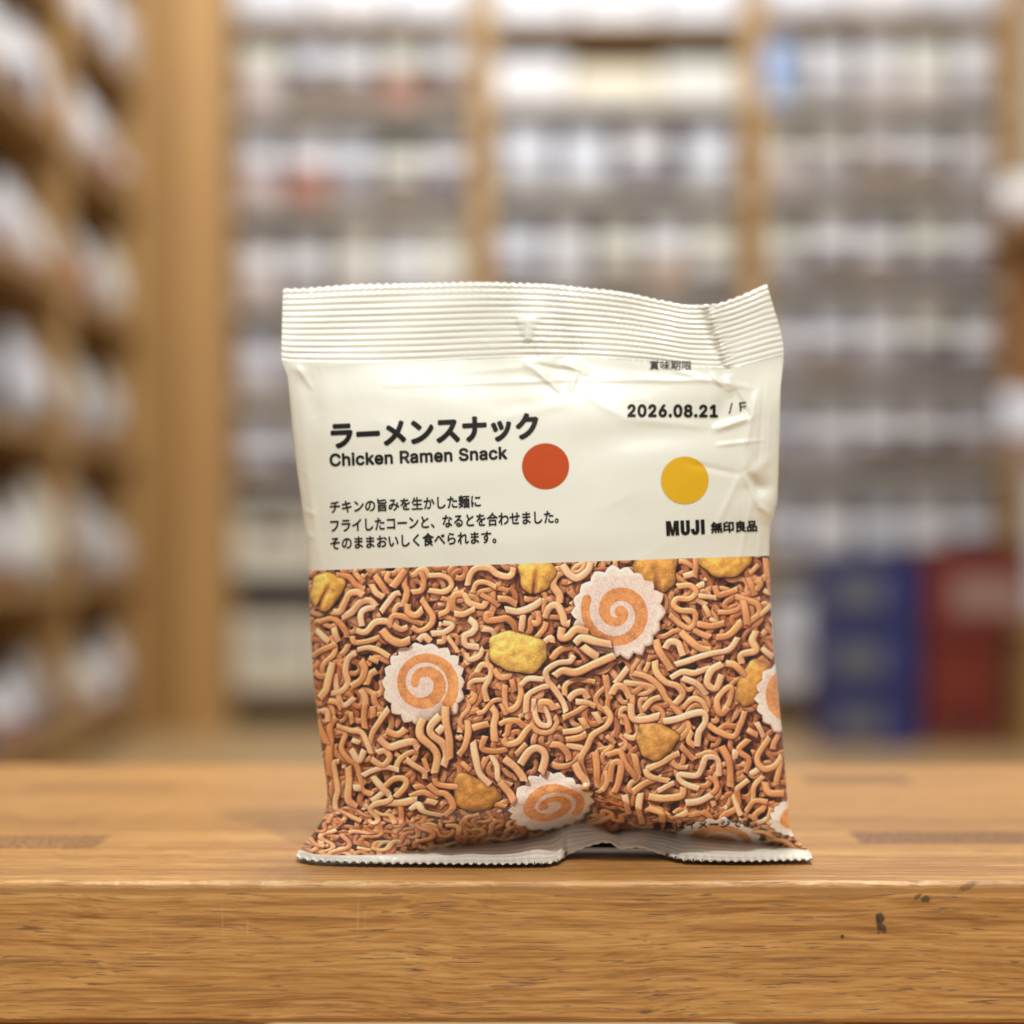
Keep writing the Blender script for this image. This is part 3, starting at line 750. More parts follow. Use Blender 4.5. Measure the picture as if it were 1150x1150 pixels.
    tag(root, 'cream snack packet with a printed noodle picture standing upright on the oak bench', 'snack packet')
    return root

# ---------------------------------------------------------------- printing on the packet
GLYPHS = json.loads('''{"C":[510,[267,-7,205,1,150,25,104,63,70,115,48,179,40,254,48,329,70,393,104,445,150,484,205,508,267,516,305,513,340,504,373,490,402,471,427,447,448,418,463,385,473,348,408,348,401,373,389,395,375,413,357,428,337,440,315,449,292,454,267,456,223,450,184,432,150,403,125,364,109,314,103,254,109,194,125,145,151,105,184,76,223,59,267,53,292,55,315,60,337,69,357,81,375,96,389,114,401,136,408,160,473,160,463,124,448,91,428,62,402,38,373,19,341,5,305,-4],[11,13,12,11,14,13,10,14,11,10,15,14,10,16,15,9,16,10,9,29,16,29,17,16,9,30,29,28,17,29,27,17,28,9,31,30,26,17,27,26,18,17,8,31,9,25,18,26,8,32,31,24,18,25,24,19,18,23,19,24,8,33,32,22,19,23,7,33,8,22,20,19,21,20,22,7,34,33,6,34,7,6,35,34,5,35,6,5,36,35,5,37,36,4,37,5,48,50,49,48,51,50,4,38,37,47,51,48,47,52,51,3,38,4,46,52,47,3,39,38,45,52,46,45,53,52,44,53,45,3,40,39,43,53,44,2,40,3,43,54,53,42,54,43,2,41,40,41,54,42,2,54,41,2,55,54,1,55,2,1,56,55,1,57,56,0,57,1]],"h":[410,[114,227,114,0,53,0,53,509,114,509,114,287,102,287,124,332,152,362,187,379,227,384,264,380,295,369,321,349,341,321,353,285,357,240,357,0,296,0,296,235,290,275,273,304,246,323,210,329,184,326,161,317,141,303,126,283,117,257],[2,4,3,2,6,4,6,5,4,9,11,10,9,12,11,8,12,9,8,13,12,7,13,8,7,23,13,23,14,13,6,25,7,25,24,7,24,23,7,22,14,23,21,14,22,21,15,14,6,26,25,20,15,21,6,27,26,2,28,6,28,27,6,20,16,15,19,16,20,2,0,28,19,17,16,18,17,19,2,1,0]],"i":[167,[84,443,67,446,54,455,44,468,41,483,44,499,54,512,67,521,84,524,100,521,114,512,123,499,126,483,123,468,114,455,100,446,53,0,53,379,114,379,114,0],[16,18,17,16,19,18,7,9,8,6,9,7,6,10,9,5,10,6,5,11,10,4,11,5,4,12,11,3,12,4,3,13,12,2,13,3,2,14,13,1,14,2,1,15,14,0,15,1]],"c":[396,[207,-8,159,-2,117,16,82,46,56,85,40,133,34,187,40,243,56,291,82,330,117,360,159,378,207,384,234,383,260,377,284,368,305,356,324,341,340,322,353,301,362,277,303,262,298,276,290,289,281,301,270,311,257,319,242,325,226,329,207,330,173,325,145,310,124,287,108,258,99,224,96,187,99,151,108,117,124,89,145,66,173,51,207,46,226,48,243,52,258,58,271,66,282,76,292,89,299,102,304,117,363,102,354,78,341,56,325,37,306,21,285,9,261,-1,235,-6],[11,13,12,11,14,13,10,14,11,10,15,14,10,16,15,9,16,10,9,17,16,9,29,17,29,18,17,8,30,9,30,29,9,28,18,29,27,18,28,8,31,30,26,18,27,26,19,18,25,19,26,24,19,25,8,32,31,23,19,24,23,20,19,7,32,8,22,20,23,7,33,32,22,21,20,7,34,33,6,34,7,6,35,34,5,35,6,5,36,35,5,37,36,4,37,5,4,38,37,48,50,49,48,51,50,47,51,48,46,51,47,4,39,38,3,39,4,46,52,51,45,52,46,44,52,45,3,40,39,43,52,44,43,53,52,42,53,43,3,41,40,41,53,42,3,53,41,2,53,3,2,54,53,2,55,54,1,55,2,1,56,55,1,57,56,0,57,1]],"k":[381,[53,0,114,0,114,509,53,509,112,122,112,208,284,379,360,379,294,0,372,0,198,240,148,186],[0,1,2,0,2,3,4,5,6,4,6,7,8,9,10,8,10,11]],"e":[404,[212,-8,161,-2,117,16,82,46,56,85,40,132,34,187,39,242,55,290,81,329,115,359,157,378,205,384,236,382,266,374,294,361,319,341,341,315,357,282,368,242,371,194,371,169,75,169,75,221,338,221,310,202,307,237,298,269,283,294,263,314,237,326,205,330,173,326,146,313,125,294,109,270,99,241,96,211,96,178,100,139,110,106,128,80,151,61,179,50,212,46,234,48,254,53,271,61,285,73,297,88,306,105,365,91,353,63,335,39,311,19,283,4,249,-5],[11,13,12,11,14,13,10,14,11,10,15,14,10,16,15,9,16,10,9,31,16,31,17,16,9,32,31,30,17,31,8,32,9,29,17,30,8,33,32,29,18,17,28,18,29,8,34,33,27,18,28,8,35,34,7,35,8,27,19,18,7,36,35,26,19,27,26,24,19,24,20,19,6,23,7,23,36,7,23,37,36,25,24,26,6,22,23,37,24,23,37,20,24,38,20,37,38,21,20,5,22,6,39,21,38,5,21,22,5,39,21,5,40,39,4,40,5,4,41,40,49,51,50,49,52,51,48,52,49,3,41,4,3,42,41,47,52,48,47,53,52,3,43,42,46,53,47,45,53,46,3,44,43,44,53,45,3,53,44,2,53,3,2,54,53,2,55,54,1,55,2,1,56,55,0,56,1]],"n":[410,[114,227,114,0,53,0,53,379,112,379,112,287,102,287,124,332,152,362,187,379,227,384,264,380,295,369,321,349,341,321,353,285,357,240,357,0,296,0,296,235,290,275,273,304,246,323,210,329,184,326,161,317,141,303,126,283,117,257],[9,11,10,9,12,11,2,4,3,2,6,4,6,5,4,8,12,9,8,13,12,7,13,8,7,23,13,23,14,13,6,25,7,25,24,7,24,23,7,22,14,23,21,14,22,21,15,14,6,26,25,20,15,21,6,27,26,2,28,6,28,27,6,20,16,15,19,16,20,2,0,28,19,17,16,18,17,19,2,1,0]],"R":[449,[60,0,122,0,122,509,60,509,122,509,258,509,255,452,122,452,258,509,299,504,281,449,255,452,299,504,338,488,306,439,281,449,338,488,371,464,327,424,306,439,371,464,397,432,343,404,327,424,397,432,413,395,354,380,343,404,413,395,418,355,357,355,354,380,418,355,413,315,354,330,357,355,413,315,397,278,343,306,354,330,397,278,371,246,327,286,343,306,371,246,338,222,306,271,327,286,338,222,299,206,281,261,306,271,299,206,258,201,255,258,281,261,258,201,122,201,122,258,255,258,230,215,298,222,428,0,354,0],[0,1,2,0,2,3,4,5,6,4,6,7,8,9,10,8,10,11,12,13,14,12,14,15,16,17,18,16,18,19,20,21,22,20,22,23,24,25,26,24,26,27,28,29,30,28,30,31,32,33,34,32,34,35,36,37,38,36,38,39,40,41,42,40,42,43,44,45,46,44,46,47,48,49,50,48,50,51,52,53,54,52,54,55,56,57,58,56,58,59,60,61,62,60,62,63]],"a":[390,[160,-9,126,-5,94,5,68,22,48,45,35,73,30,108,34,138,43,161,58,179,78,193,100,203,125,211,152,216,178,220,209,224,234,227,252,230,265,235,273,243,276,255,276,257,273,279,267,297,256,311,240,322,220,329,196,331,171,329,149,322,132,313,118,301,107,288,100,274,41,291,57,322,79,346,104,364,133,375,163,382,194,384,215,383,239,379,263,372,286,360,306,343,322,320,333,290,337,251,337,0,277,0,277,52,272,52,264,38,252,25,236,12,215,1,190,-6,170,45,202,49,228,59,248,74,263,93,272,115,276,138,276,190,270,186,259,182,246,179,231,176,216,173,200,171,186,169,175,168,154,164,134,159,117,150,103,139,95,124,92,105,94,87,102,72,114,61,130,52,149,47],[39,41,40,39,42,41,38,42,39,38,43,42,37,43,38,37,44,43,36,44,37,36,45,44,35,45,36,35,27,45,27,46,45,35,28,27,26,46,27,35,29,28,25,46,26,35,30,29,34,30,35,24,46,25,24,47,46,34,31,30,23,47,24,34,32,31,22,47,23,33,32,34,22,48,47,21,48,22,20,48,21,19,48,20,19,49,48,18,49,19,17,65,18,65,49,18,16,65,17,15,65,16,14,65,15,13,65,14,12,65,13,11,65,12,10,65,11,9,65,10,9,66,65,64,49,65,9,67,66,9,68,67,8,68,9,8,69,68,8,70,69,8,71,70,8,72,71,8,73,72,8,74,73,8,75,74,7,75,8,7,76,75,7,77,76,7,78,77,63,49,64,6,78,7,6,79,78,62,49,63,5,79,6,5,80,79,61,51,62,51,49,62,5,81,80,60,51,61,4,81,5,4,82,81,4,83,82,59,52,60,52,51,60,4,84,83,59,53,52,50,49,51,58,53,59,4,58,84,4,53,58,3,53,4,3,54,53,3,55,54,2,55,3,2,56,55,1,56,2,1,57,56,0,57,1]],"m":[610,[53,0,53,379,112,379,112,295,108,295,118,323,132,346,151,363,172,376,195,384,219,386,257,380,287,361,309,331,321,295,312,295,322,321,337,343,357,361,381,375,407,383,437,386,468,383,497,372,522,354,541,328,553,296,557,255,557,0,496,0,496,254,490,289,473,313,447,326,419,330,395,328,374,320,358,307,345,290,338,270,335,247,335,0,274,0,274,260,269,288,253,311,229,326,199,330,178,328,158,320,140,307,126,289,117,266,114,238,114,0],[9,11,10,20,22,21,8,11,9,19,22,20,19,23,22,8,12,11,0,2,1,0,4,2,4,3,2,7,12,8,18,23,19,18,24,23,6,12,7,17,24,18,6,13,12,17,25,24,5,47,6,47,13,6,16,34,17,34,25,17,47,46,13,46,14,13,5,48,47,16,35,34,33,25,34,33,26,25,5,49,48,16,36,35,32,26,33,45,14,46,4,49,5,15,36,16,4,50,49,15,37,36,31,26,32,44,15,45,15,14,45,4,51,50,15,38,37,31,27,26,0,52,4,52,51,4,44,38,15,44,39,38,30,27,31,43,39,44,43,40,39,0,53,52,42,40,43,30,28,27,29,28,30,42,41,40,0,54,53]],"S":[447,[224,-9,172,-4,128,9,91,31,64,60,46,96,38,137,104,137,110,110,123,88,142,71,166,59,194,52,224,49,257,52,286,60,311,74,329,92,341,114,346,139,342,161,332,179,316,193,296,205,272,214,245,222,184,239,128,260,86,289,60,326,52,372,58,413,75,448,102,476,138,498,180,511,227,516,275,511,316,498,351,476,377,449,394,415,401,378,337,378,326,412,302,437,267,453,225,459,194,456,167,448,145,435,129,418,118,398,115,376,119,352,131,334,148,319,169,308,191,300,212,293,264,279,287,272,312,264,336,252,359,238,379,220,395,198,405,171,408,139,403,99,386,64,360,34,323,11,278,-4],[35,37,36,34,37,35,34,38,37,33,38,34,33,39,38,33,40,39,32,47,33,47,40,33,32,48,47,46,40,47,32,49,48,45,40,46,45,41,40,31,49,32,31,50,49,44,41,45,31,51,50,31,52,51,44,42,41,30,52,31,43,42,44,30,53,52,30,54,53,29,54,30,29,55,54,29,56,55,28,56,29,28,57,56,28,58,57,28,59,58,28,60,59,27,60,28,27,61,60,27,62,61,27,63,62,26,63,27,26,64,63,25,64,26,25,65,64,24,65,25,24,66,65,23,66,24,22,66,23,22,67,66,21,67,22,20,67,21,20,68,67,19,68,20,18,68,19,18,69,68,5,7,6,5,8,7,17,69,18,5,9,8,17,70,69,4,9,5,16,70,17,4,10,9,15,70,16,4,11,10,15,71,70,14,71,15,3,11,4,3,12,11,13,71,14,3,13,12,3,71,13,3,72,71,2,72,3,2,73,72,1,73,2,1,0,73]],"d":[425,[195,-8,151,-2,111,16,79,45,55,84,39,133,34,189,39,245,55,293,79,332,112,361,151,378,196,384,228,381,253,373,272,360,287,346,298,331,306,319,311,319,311,509,372,509,372,0,313,0,313,59,307,59,298,46,287,31,272,17,252,4,227,-5,205,47,236,51,263,65,284,86,299,115,309,150,312,189,309,229,300,263,284,291,263,312,237,325,205,330,172,325,145,311,124,290,108,261,99,227,96,189,99,151,109,117,124,88,145,66,172,51],[19,21,20,19,22,21,11,13,12,11,14,13,10,14,11,10,15,14,9,15,10,9,16,15,9,17,16,8,44,9,44,43,9,43,17,9,43,18,17,42,18,43,41,18,42,8,45,44,41,19,18,41,40,19,40,39,19,39,22,19,8,46,45,7,46,8,7,47,46,38,22,39,7,48,47,6,48,7,37,22,38,6,49,48,6,50,49,36,22,37,5,50,6,5,51,50,35,22,36,4,51,5,4,52,51,34,24,35,24,22,35,4,53,52,33,24,34,3,53,4,3,54,53,32,25,33,25,24,33,32,26,25,23,22,24,3,31,54,31,26,32,3,26,31,3,27,26,2,27,3,2,28,27,2,29,28,1,29,2,1,30,29,0,30,1]],"0":[453,[227,-7,174,1,130,24,95,62,69,113,53,178,48,254,53,330,69,395,95,447,130,484,174,508,227,516,279,508,323,484,358,447,384,395,400,330,405,254,400,178,384,113,359,62,323,24,279,1,227,50,261,56,290,74,313,103,330,144,340,194,344,254,340,314,330,365,313,405,290,435,261,453,227,460,192,453,163,435,140,405,123,365,113,314,109,254,113,194,123,144,140,103,163,74,192,56],[11,13,12,10,13,11,10,14,13,9,14,10,9,36,14,36,15,14,9,37,36,35,15,36,9,38,37,34,15,35,8,38,9,34,16,15,8,39,38,33,16,34,8,40,39,32,16,33,7,40,8,32,17,16,7,41,40,31,17,32,6,41,7,31,18,17,6,42,41,30,18,31,5,42,6,5,43,42,29,18,30,29,19,18,5,44,43,28,19,29,4,44,5,28,20,19,4,45,44,27,20,28,3,45,4,27,21,20,3,46,45,26,21,27,3,47,46,25,21,26,2,47,3,25,22,21,2,24,47,24,22,25,2,22,24,1,22,2,1,23,22,1,0,23]],"1":[453,[76,0,76,55,391,55,391,0,276,509,276,0,212,0,212,448,209,448,86,358,86,427,198,509],[10,4,11,10,8,4,8,7,4,7,5,4,10,9,8,6,5,7,0,2,1,0,3,2]],"2":[453,[64,0,64,47,234,229,261,257,282,282,299,305,311,327,318,348,320,371,317,397,308,419,293,436,273,449,250,457,224,460,196,457,172,447,153,433,139,413,130,390,127,362,66,362,71,405,86,442,111,473,143,496,182,511,225,516,268,511,306,497,337,474,361,445,376,411,381,372,378,345,371,318,357,290,336,259,306,223,267,180,153,60,153,57,389,57,389,0],[26,28,27,26,29,28,25,29,26,25,30,29,24,30,25,24,31,30,23,15,24,15,14,24,14,13,24,13,31,24,12,31,13,23,16,15,11,31,12,23,17,16,11,32,31,22,17,23,10,32,11,22,18,17,9,32,10,22,19,18,9,33,32,21,19,22,8,33,9,21,20,19,8,34,33,7,34,8,6,34,7,6,35,34,5,35,6,5,36,35,4,36,5,4,37,36,3,37,4,3,38,37,2,38,3,1,38,2,1,39,38,1,40,39,1,41,40,1,42,41,1,43,42,0,43,1]],"6":[453,[226,-7,182,-1,142,15,109,40,84,74,69,115,64,162,68,199,80,239,102,285,137,340,252,509,322,509,151,261,145,261,154,275,165,288,179,299,196,307,214,312,235,314,278,309,316,295,346,271,370,240,384,201,389,157,384,112,368,73,343,39,310,14,271,-2,226,48,254,52,279,63,299,79,314,101,324,128,327,157,324,187,314,213,299,235,279,251,254,262,226,265,198,262,174,252,153,235,138,214,128,188,125,158,128,128,138,102,153,79,174,63,198,52],[10,12,11,10,16,12,16,13,12,9,16,10,19,21,20,18,21,19,18,22,21,17,22,18,16,22,17,16,23,22,9,15,16,13,44,16,44,23,16,8,15,9,8,14,15,44,43,23,43,24,23,13,45,44,13,46,45,42,24,43,8,13,14,8,46,13,8,47,46,41,24,42,41,25,24,7,47,8,7,48,47,40,25,41,7,49,48,39,25,40,39,26,25,6,49,7,6,50,49,38,26,39,5,50,6,5,51,50,37,26,38,37,27,26,5,52,51,36,27,37,4,52,5,36,28,27,4,53,52,35,28,36,4,54,53,34,28,35,3,54,4,34,29,28,3,55,54,33,29,34,3,32,55,32,29,33,3,29,32,2,29,3,2,30,29,1,30,2,1,31,30,0,31,1]],".":[188,[95,-4,78,-1,63,9,53,24,50,41,53,59,63,73,78,83,95,87,113,83,128,73,138,59,141,41,138,24,128,9,113,-1],[7,9,8,6,9,7,6,10,9,5,10,6,5,11,10,4,11,5,4,12,11,3,12,4,3,13,12,2,13,3,2,14,13,1,14,2,1,15,14,0,15,1]],"8":[453,[226,-7,178,-2,136,11,101,33,74,62,57,96,52,135,55,166,65,195,81,220,101,241,125,256,153,265,153,267,119,282,93,308,76,342,70,380,75,417,90,450,114,477,146,498,184,511,226,516,269,511,306,498,337,477,361,450,377,417,382,380,376,342,359,308,333,282,300,267,300,265,327,256,351,241,372,220,387,195,397,166,401,135,395,96,378,62,352,33,317,11,275,-2,226,49,258,52,285,60,307,74,323,91,333,113,337,139,333,165,322,189,305,208,283,223,256,232,226,235,196,232,169,223,147,208,130,189,119,165,115,139,119,113,129,91,145,74,167,60,195,52,226,290,252,292,274,300,293,313,307,330,316,351,319,376,316,399,308,420,294,437,275,449,252,457,226,460,200,457,177,449,159,437,145,420,136,399,133,376,136,351,145,330,159,313,178,300,201,292],[22,24,23,21,24,22,21,25,24,20,25,21,20,26,25,19,26,20,19,82,26,82,27,26,19,83,82,81,27,82,19,84,83,80,27,81,18,84,19,80,28,27,18,85,84,79,28,80,18,86,85,78,28,79,18,87,86,77,28,78,17,87,18,77,29,28,17,88,87,76,29,77,16,88,17,76,30,29,16,89,88,75,30,76,16,90,89,74,30,75,74,31,30,15,90,16,15,91,90,73,31,74,15,92,91,72,31,73,72,32,31,14,92,15,14,93,92,71,32,72,14,70,93,70,32,71,14,32,70,14,33,32,13,33,14,12,33,13,12,34,33,11,34,12,11,35,34,10,35,11,10,36,35,9,58,10,58,36,10,58,37,36,9,59,58,57,37,58,9,60,59,56,37,57,9,61,60,55,37,56,8,61,9,55,38,37,8,62,61,54,38,55,7,62,8,54,39,38,7,63,62,53,39,54,6,63,7,53,40,39,6,64,63,52,40,53,6,65,64,51,40,52,5,65,6,51,41,40,5,66,65,50,41,51,4,66,5,50,42,41,4,67,66,49,42,50,4,68,67,48,42,49,3,68,4,48,43,42,3,69,68,47,43,48,3,46,69,46,43,47,3,43,46,2,43,3,2,44,43,1,44,2,1,45,44,0,45,1]],"/":[250,[235,533,71,-76,14,-76,178,533],[2,0,3,2,1,0]],"F":[410,[60,0,60,509,369,509,369,452,125,452,125,278,346,278,346,221,125,221,125,0],[0,4,1,4,2,1,4,3,2,0,5,4,0,8,5,8,6,5,8,7,6,0,9,8]]}''')

def text_tris(s, font=None):
    c = bpy.data.curves.new('outline', 'FONT'); c.body = s; c.size = 1; c.resolution_u = 3; c.fill_mode = 'FRONT'
    o = bpy.data.objects.new('outline', c); COLL.objects.link(o)
    e = o.evaluated_get(bpy.context.evaluated_depsgraph_get()); m = e.to_mesh()
    v = [(q.co.x, q.co.y) for q in m.vertices]; f = [tuple(p.vertices) for p in m.polygons]
    e.to_mesh_clear(); bpy.data.objects.remove(o); bpy.data.curves.remove(c)
    return v, f

def bar(pts): return pts

def latin_tris(s, gap=.0):
    v, f, x = [], [], 0.
    for ch in s:
        if ch == ' ': x += .21+gap; continue
        adv, co, tr = GLYPHS[ch]; b = len(v)
        v += [(x+co[i]/1000, co[i+1]/1000) for i in range(0, len(co), 2)]
        f += [tuple(b+q for q in tr[i:i+3]) for i in range(0, len(tr), 3)]
        x += adv/1000+gap
    return v, f

def place(name, tris, org, width, height, ang, bold, mat, root, box_=None, lift=.00012, warp=None):
    """lay a flat outline on the packet's front film; org = lower left corner of the text, sizes in photograph pixels"""
    v, f = tris
    xs = [p[0] for p in v]; ys = [p[1] for p in v]
    x0, x1, y0, y1 = box_ or (min(xs), max(xs), min(ys), max(ys))
    bm = bmesh.new(); bv = [bm.verts.new(((x-x0)/(x1-x0)*width, (y-y0)/(y1-y0)*height, 0)) for x, y in v]
    for t in f:
        try: bm.faces.new([bv[i] for i in t])
        except ValueError: pass
    step = 14
    for ax, mx in ((0, width), (1, height)):
        q = step
        while q < mx:
            no = Vector((1, 0, 0)) if ax == 0 else Vector((0, 1, 0))
            bmesh.ops.bisect_plane(bm, geom=list(bm.verts)+list(bm.edges)+list(bm.faces), plane_co=no*q, plane_no=no)
            q += step
    bm.verts.index_update()
    base = np.array([(w.co.x, w.co.y) for w in bm.verts]); faces = [tuple(w.index for w in p.verts) for p in bm.faces]; bm.free()
    ca, sa = math.cos(ang), math.sin(ang)
    offs = [(0, 0)]
    if bold:
        for q, nb in ((1., 12), (.5, 6)):
            if q == 1. or bold > .8: offs += [(bold*q*math.cos(i*2*math.pi/nb), bold*q*math.sin(i*2*math.pi/nb)) for i in range(nb)]
    V, Fc = [], []
    for k, (ox, oy) in enumerate(offs):
        lx, ly = base[:, 0]+ox, base[:, 1]+oy
        px = org[0]+lx*ca+ly*sa; py = org[1]+lx*sa-ly*ca
        if warp: px, py = warp(px, py)
        y = front_depth(px, py)-lift-.000004*k
        b = sum(len(q) for q in V)
        V.append(unproj(px, py, y)); Fc += [tuple(b+i for i in q) for q in faces]
    return obj(name, np.vstack(V), Fc, mat, root, True)

def disc_tris(n=72):
    v, f, q = [], [], 8
    for r in range(1, q+1):
        v += [(r/q*math.cos(2*math.pi*i/n), r/q*math.sin(2*math.pi*i/n)) for i in range(n)]
    v.append((0, 0)); c = len(v)-1
    for i in range(n):
        j = (i+1) % n; f.append((c, i, j))
        for r in range(q-1): f.append((r*n+i, (r+1)*n+i, (r+1)*n+j, r*n+j))
    return v, f

def ink(name, col, rough=.3):
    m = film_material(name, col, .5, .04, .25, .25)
    m.node_tree.nodes['Principled BSDF'].inputs['Specular IOR Level'].default_value = .22
    return m

def logo_tris():
    """condensed heavy capitals drawn as outlines"""
    v, f = [], []
    def poly(pts):
        b = len(v); v.extend(pts); f.append(tuple(range(b, b+len(pts))))
    def ring(out, inn):
        for i in range(len(out)-1): poly([out[i], out[i+1], inn[i+1], inn[i]])
    # M
    poly([(0, 0), (2.7, 0), (2.7, 10), (0, 10)]); poly([(6.6, 0), (9.3, 0), (9.3, 10), (6.6, 10)])
    poly([(2.7, 10), (2.7, 4.5), (3.7, 0), (4.65, 0), (4.65, 3.6), (3.4, 10)]); poly([(6.6, 10), (5.9, 10), (4.65, 3.6), (4.65, 0), (5.6, 0), (6.6, 4.5)])
    # U
    def arc(cx, cy, rx, ry, a0, a1, n=12): return [(cx+rx*math.cos(R(a0+(a1-a0)*i/n)), cy+ry*math.sin(R(a0+(a1-a0)*i/n))) for i in range(n+1)]
    x = 10.6
    ring([(x, 10)]+arc(x+3.35, 3.0, 3.35, 3.2, 180, 360)+[(x+6.7, 10)], [(x+2.6, 10)]+arc(x+3.35, 3.0, .75, .9, 180, 360)+[(x+4.1, 10)])
    x = 18.4
    ring(arc(x+2.75, 3.0, 3.05, 3.2, 180, 360)+[(x+5.8, 10)], arc(x+2.75, 3.0, .45, .9, 180, 360)+[(x+3.2, 10)])
    poly([(x-.3, 3.0), (x+2.3, 3.0), (x+2.3, 3.9), (x-.3, 3.9)])
    x = 25.4
    poly([(x, 0), (x+2.7, 0), (x+2.7, 10), (x, 10)])
    return v, f

def lettering(root):
    black = ink('black_ink', srgb(26, 23, 20)); red = ink('red_ink', srgb(194, 76, 20)); yel = ink('yellow_ink', srgb(226, 178, 30))
    A = R(-2.9)
    def full(s): return text_tris(s)
    n = len('ラーメンスナック')
    # heavy title, wide katakana
    v, f = full('ラーメンスナック')
    place('product_title', (v, f), (373.5, 503.5), 231., 27.8, R(-2.75), 1.55, black, root)
    place('product_subtitle', latin_tris('Chicken Ramen Snack', .012), (371., 523.4), 198.5, 13.6, R(-2.4), .72, black, root)
    for s, o, w, h in (('チキンの旨みを生かした麺に', (371, 576.5), 169, 14.0), ('フライしたコーンと、なるとを合わせました。', (371.5, 597.8), 256, 14.6), ('そのままおいしく食べられます。', (371.5, 617.4), 186, 14.2)):
        place('description_line', full(s), o, w, h, R(-2.35), .36, black, root)
    place('best_before_heading', full('賞味期限'), (729.5, 415.2), 47, 10.4, R(0.4), .16, ink('grey_ink', srgb(60, 56, 50)), root)
    place('date_stamp', latin_tris('2026.08.21', .035), (705.5, 467.6), 100, 13.0, R(.3), .95, black, root)
    place('batch_mark', latin_tris('/F', .22), (818.5, 464.5), 20.5, 11.6, R(-6), .18, black, root)
    place('maker_logo', logo_tris(), (748.6, 602.0), 43.2, 16.6, R(-2.6), .12, black, root)
    place('maker_name', full('無印良品'), (799.0, 598.6), 52.0, 12.2, R(-2.2), .56, black, root, warp=lambda px, py: (np.where(px > 835, 835+(px-835)*.95, px), py))
    place('red_dot', disc_tris(), (586.2, 549.4), 53.0, 51.6, 0, 0, red, root)
    place('yellow_dot', disc_tris(), (742.3, 566.0), 53.6, 53.2, 0, 0, yel, root)
    place('serving_note', full('写真はイメージです。'), (733, 932.2), 118, 8.2, R(-1.6), .25, ink('note_ink', srgb(34, 22, 16)), root, lift=.0006)

# ---------------------------------------------------------------- the shop behind
ORD = ['first', 'second', 'third', 'fourth', 'fifth', 'sixth', 'seventh', 'eighth', 'ninth', 'tenth']
MATS = {}
def paint(name, rgb, rough=.45):
    if name not in MATS: MATS[name] = plain(name, srgb(*rgb), rough, .05, 12)
    return MATS[name]

PACK = {}
def pack_mesh(w, h, t, split):
    """pillow packet standing at the origin, facing -y; returns body and printed panel meshes"""
    key = (round(w, 3), round(h, 3), round(t, 3), round(split, 2))
    if key in PACK: return PACK[key]
    nx, nz = 10, 12
    def surf(u, v, sgn, lift=0.):
        e = abs(2*u-1); b = (1-e**2.4)**.6*min(1, (math.sin(math.pi*min(max((v-.0)/.86, 0), 1)))**.5 if v < .86 else 0)
        pinch = 1-.05*math.sin(math.pi*v)
        return ((u-.5)*w*pinch, sgn*(b*t/2+lift), v*h)
    vs, fs = [], []
    for sgn in (-1, 1):
        off = len(vs)
        for i in range(nz+1):
            for j in range(nx+1): vs.append(surf(j/nx, i/nz, sgn, .0006))
        for i in range(nz):
            for j in range(nx):
                a = off+i*(nx+1)+j; q = (a, a+1, a+nx+2, a+nx+1)
                fs.append(q if sgn < 0 else q[::-1])
    m = bpy.data.meshes.new('snack_packet'); m.from_pydata(vs, [], fs); m.polygons.foreach_set('use_smooth', [True]*len(fs))
    vs, fs = [], []
    for i in range(nz+1):
        for j in range(nx+1): vs.append(surf(.01+.98*j/nx, .03+(split-.03)*i/nz, -1, .0016))
    for i in range(nz):
        for j in range(nx):
            a = i*(nx+1)+j; fs.append((a, a+1, a+nx+2, a+nx+1))
    p = bpy.data.meshes.new('printed_panel'); p.from_pydata(vs, [], fs); p.polygons.foreach_set('use_smooth', [True]*len(fs))
    PACK[key] = (m, p)
    return PACK[key]

def packet(loc, w, h, t, split, body, panel, label, group, rz=0., lean=0.):
    """one packet: film body with its printed lower panel"""
    m, p = pack_mesh(w, h, t, split)
    o = bpy.data.objects.new('snack_packet', m); link(o)
    if not m.materials: m.materials.append(body)
    o.location = loc; o.rotation_euler = (lean, 0, rz)
    o.material_slots[0].link = 'OBJECT'; o.material_slots[0].material = body
    if panel:
        c = bpy.data.objects.new('printed_panel', p)
        if not p.materials: p.materials.append(panel)
        link(c, o); c.material_slots[0].link = 'OBJECT'; c.material_slots[0].material = panel
    tag(o, label, 'packet', group)
    return o

def carton(name, dims, mat, lidmat, label, group=None, cat='box', band=None):
    """a box with a lid rim and a front label panel"""
    x0, x1, y0, y1, z0, z1 = dims
    org = ((x0+x1)/2, (y0+y1)/2, z0)
    o = box(name, (x0, x1, y0, y1, z0, z1), mat, None, .006, org)
    if lidmat:
        l = box('lid', (x0-.004, x1+.004, y0-.004, y1+.004, z1-.03, z1+.004), lidmat, None, .004, org); l.parent = o; l.location = (0, 0, 0)
    if band:
        fx0, fx1, fz0, fz1, bm_ = band
        l = box('label_panel', (x0+(x1-x0)*fx0, x0+(x1-x0)*fx1, y0-.006, y0-.001, z0+(z1-z0)*fz0, z0+(z1-z0)*fz1), bm_, None, .001, org); l.parent = o; l.location = (0, 0, 0)
    return tag(o, label, cat, group)

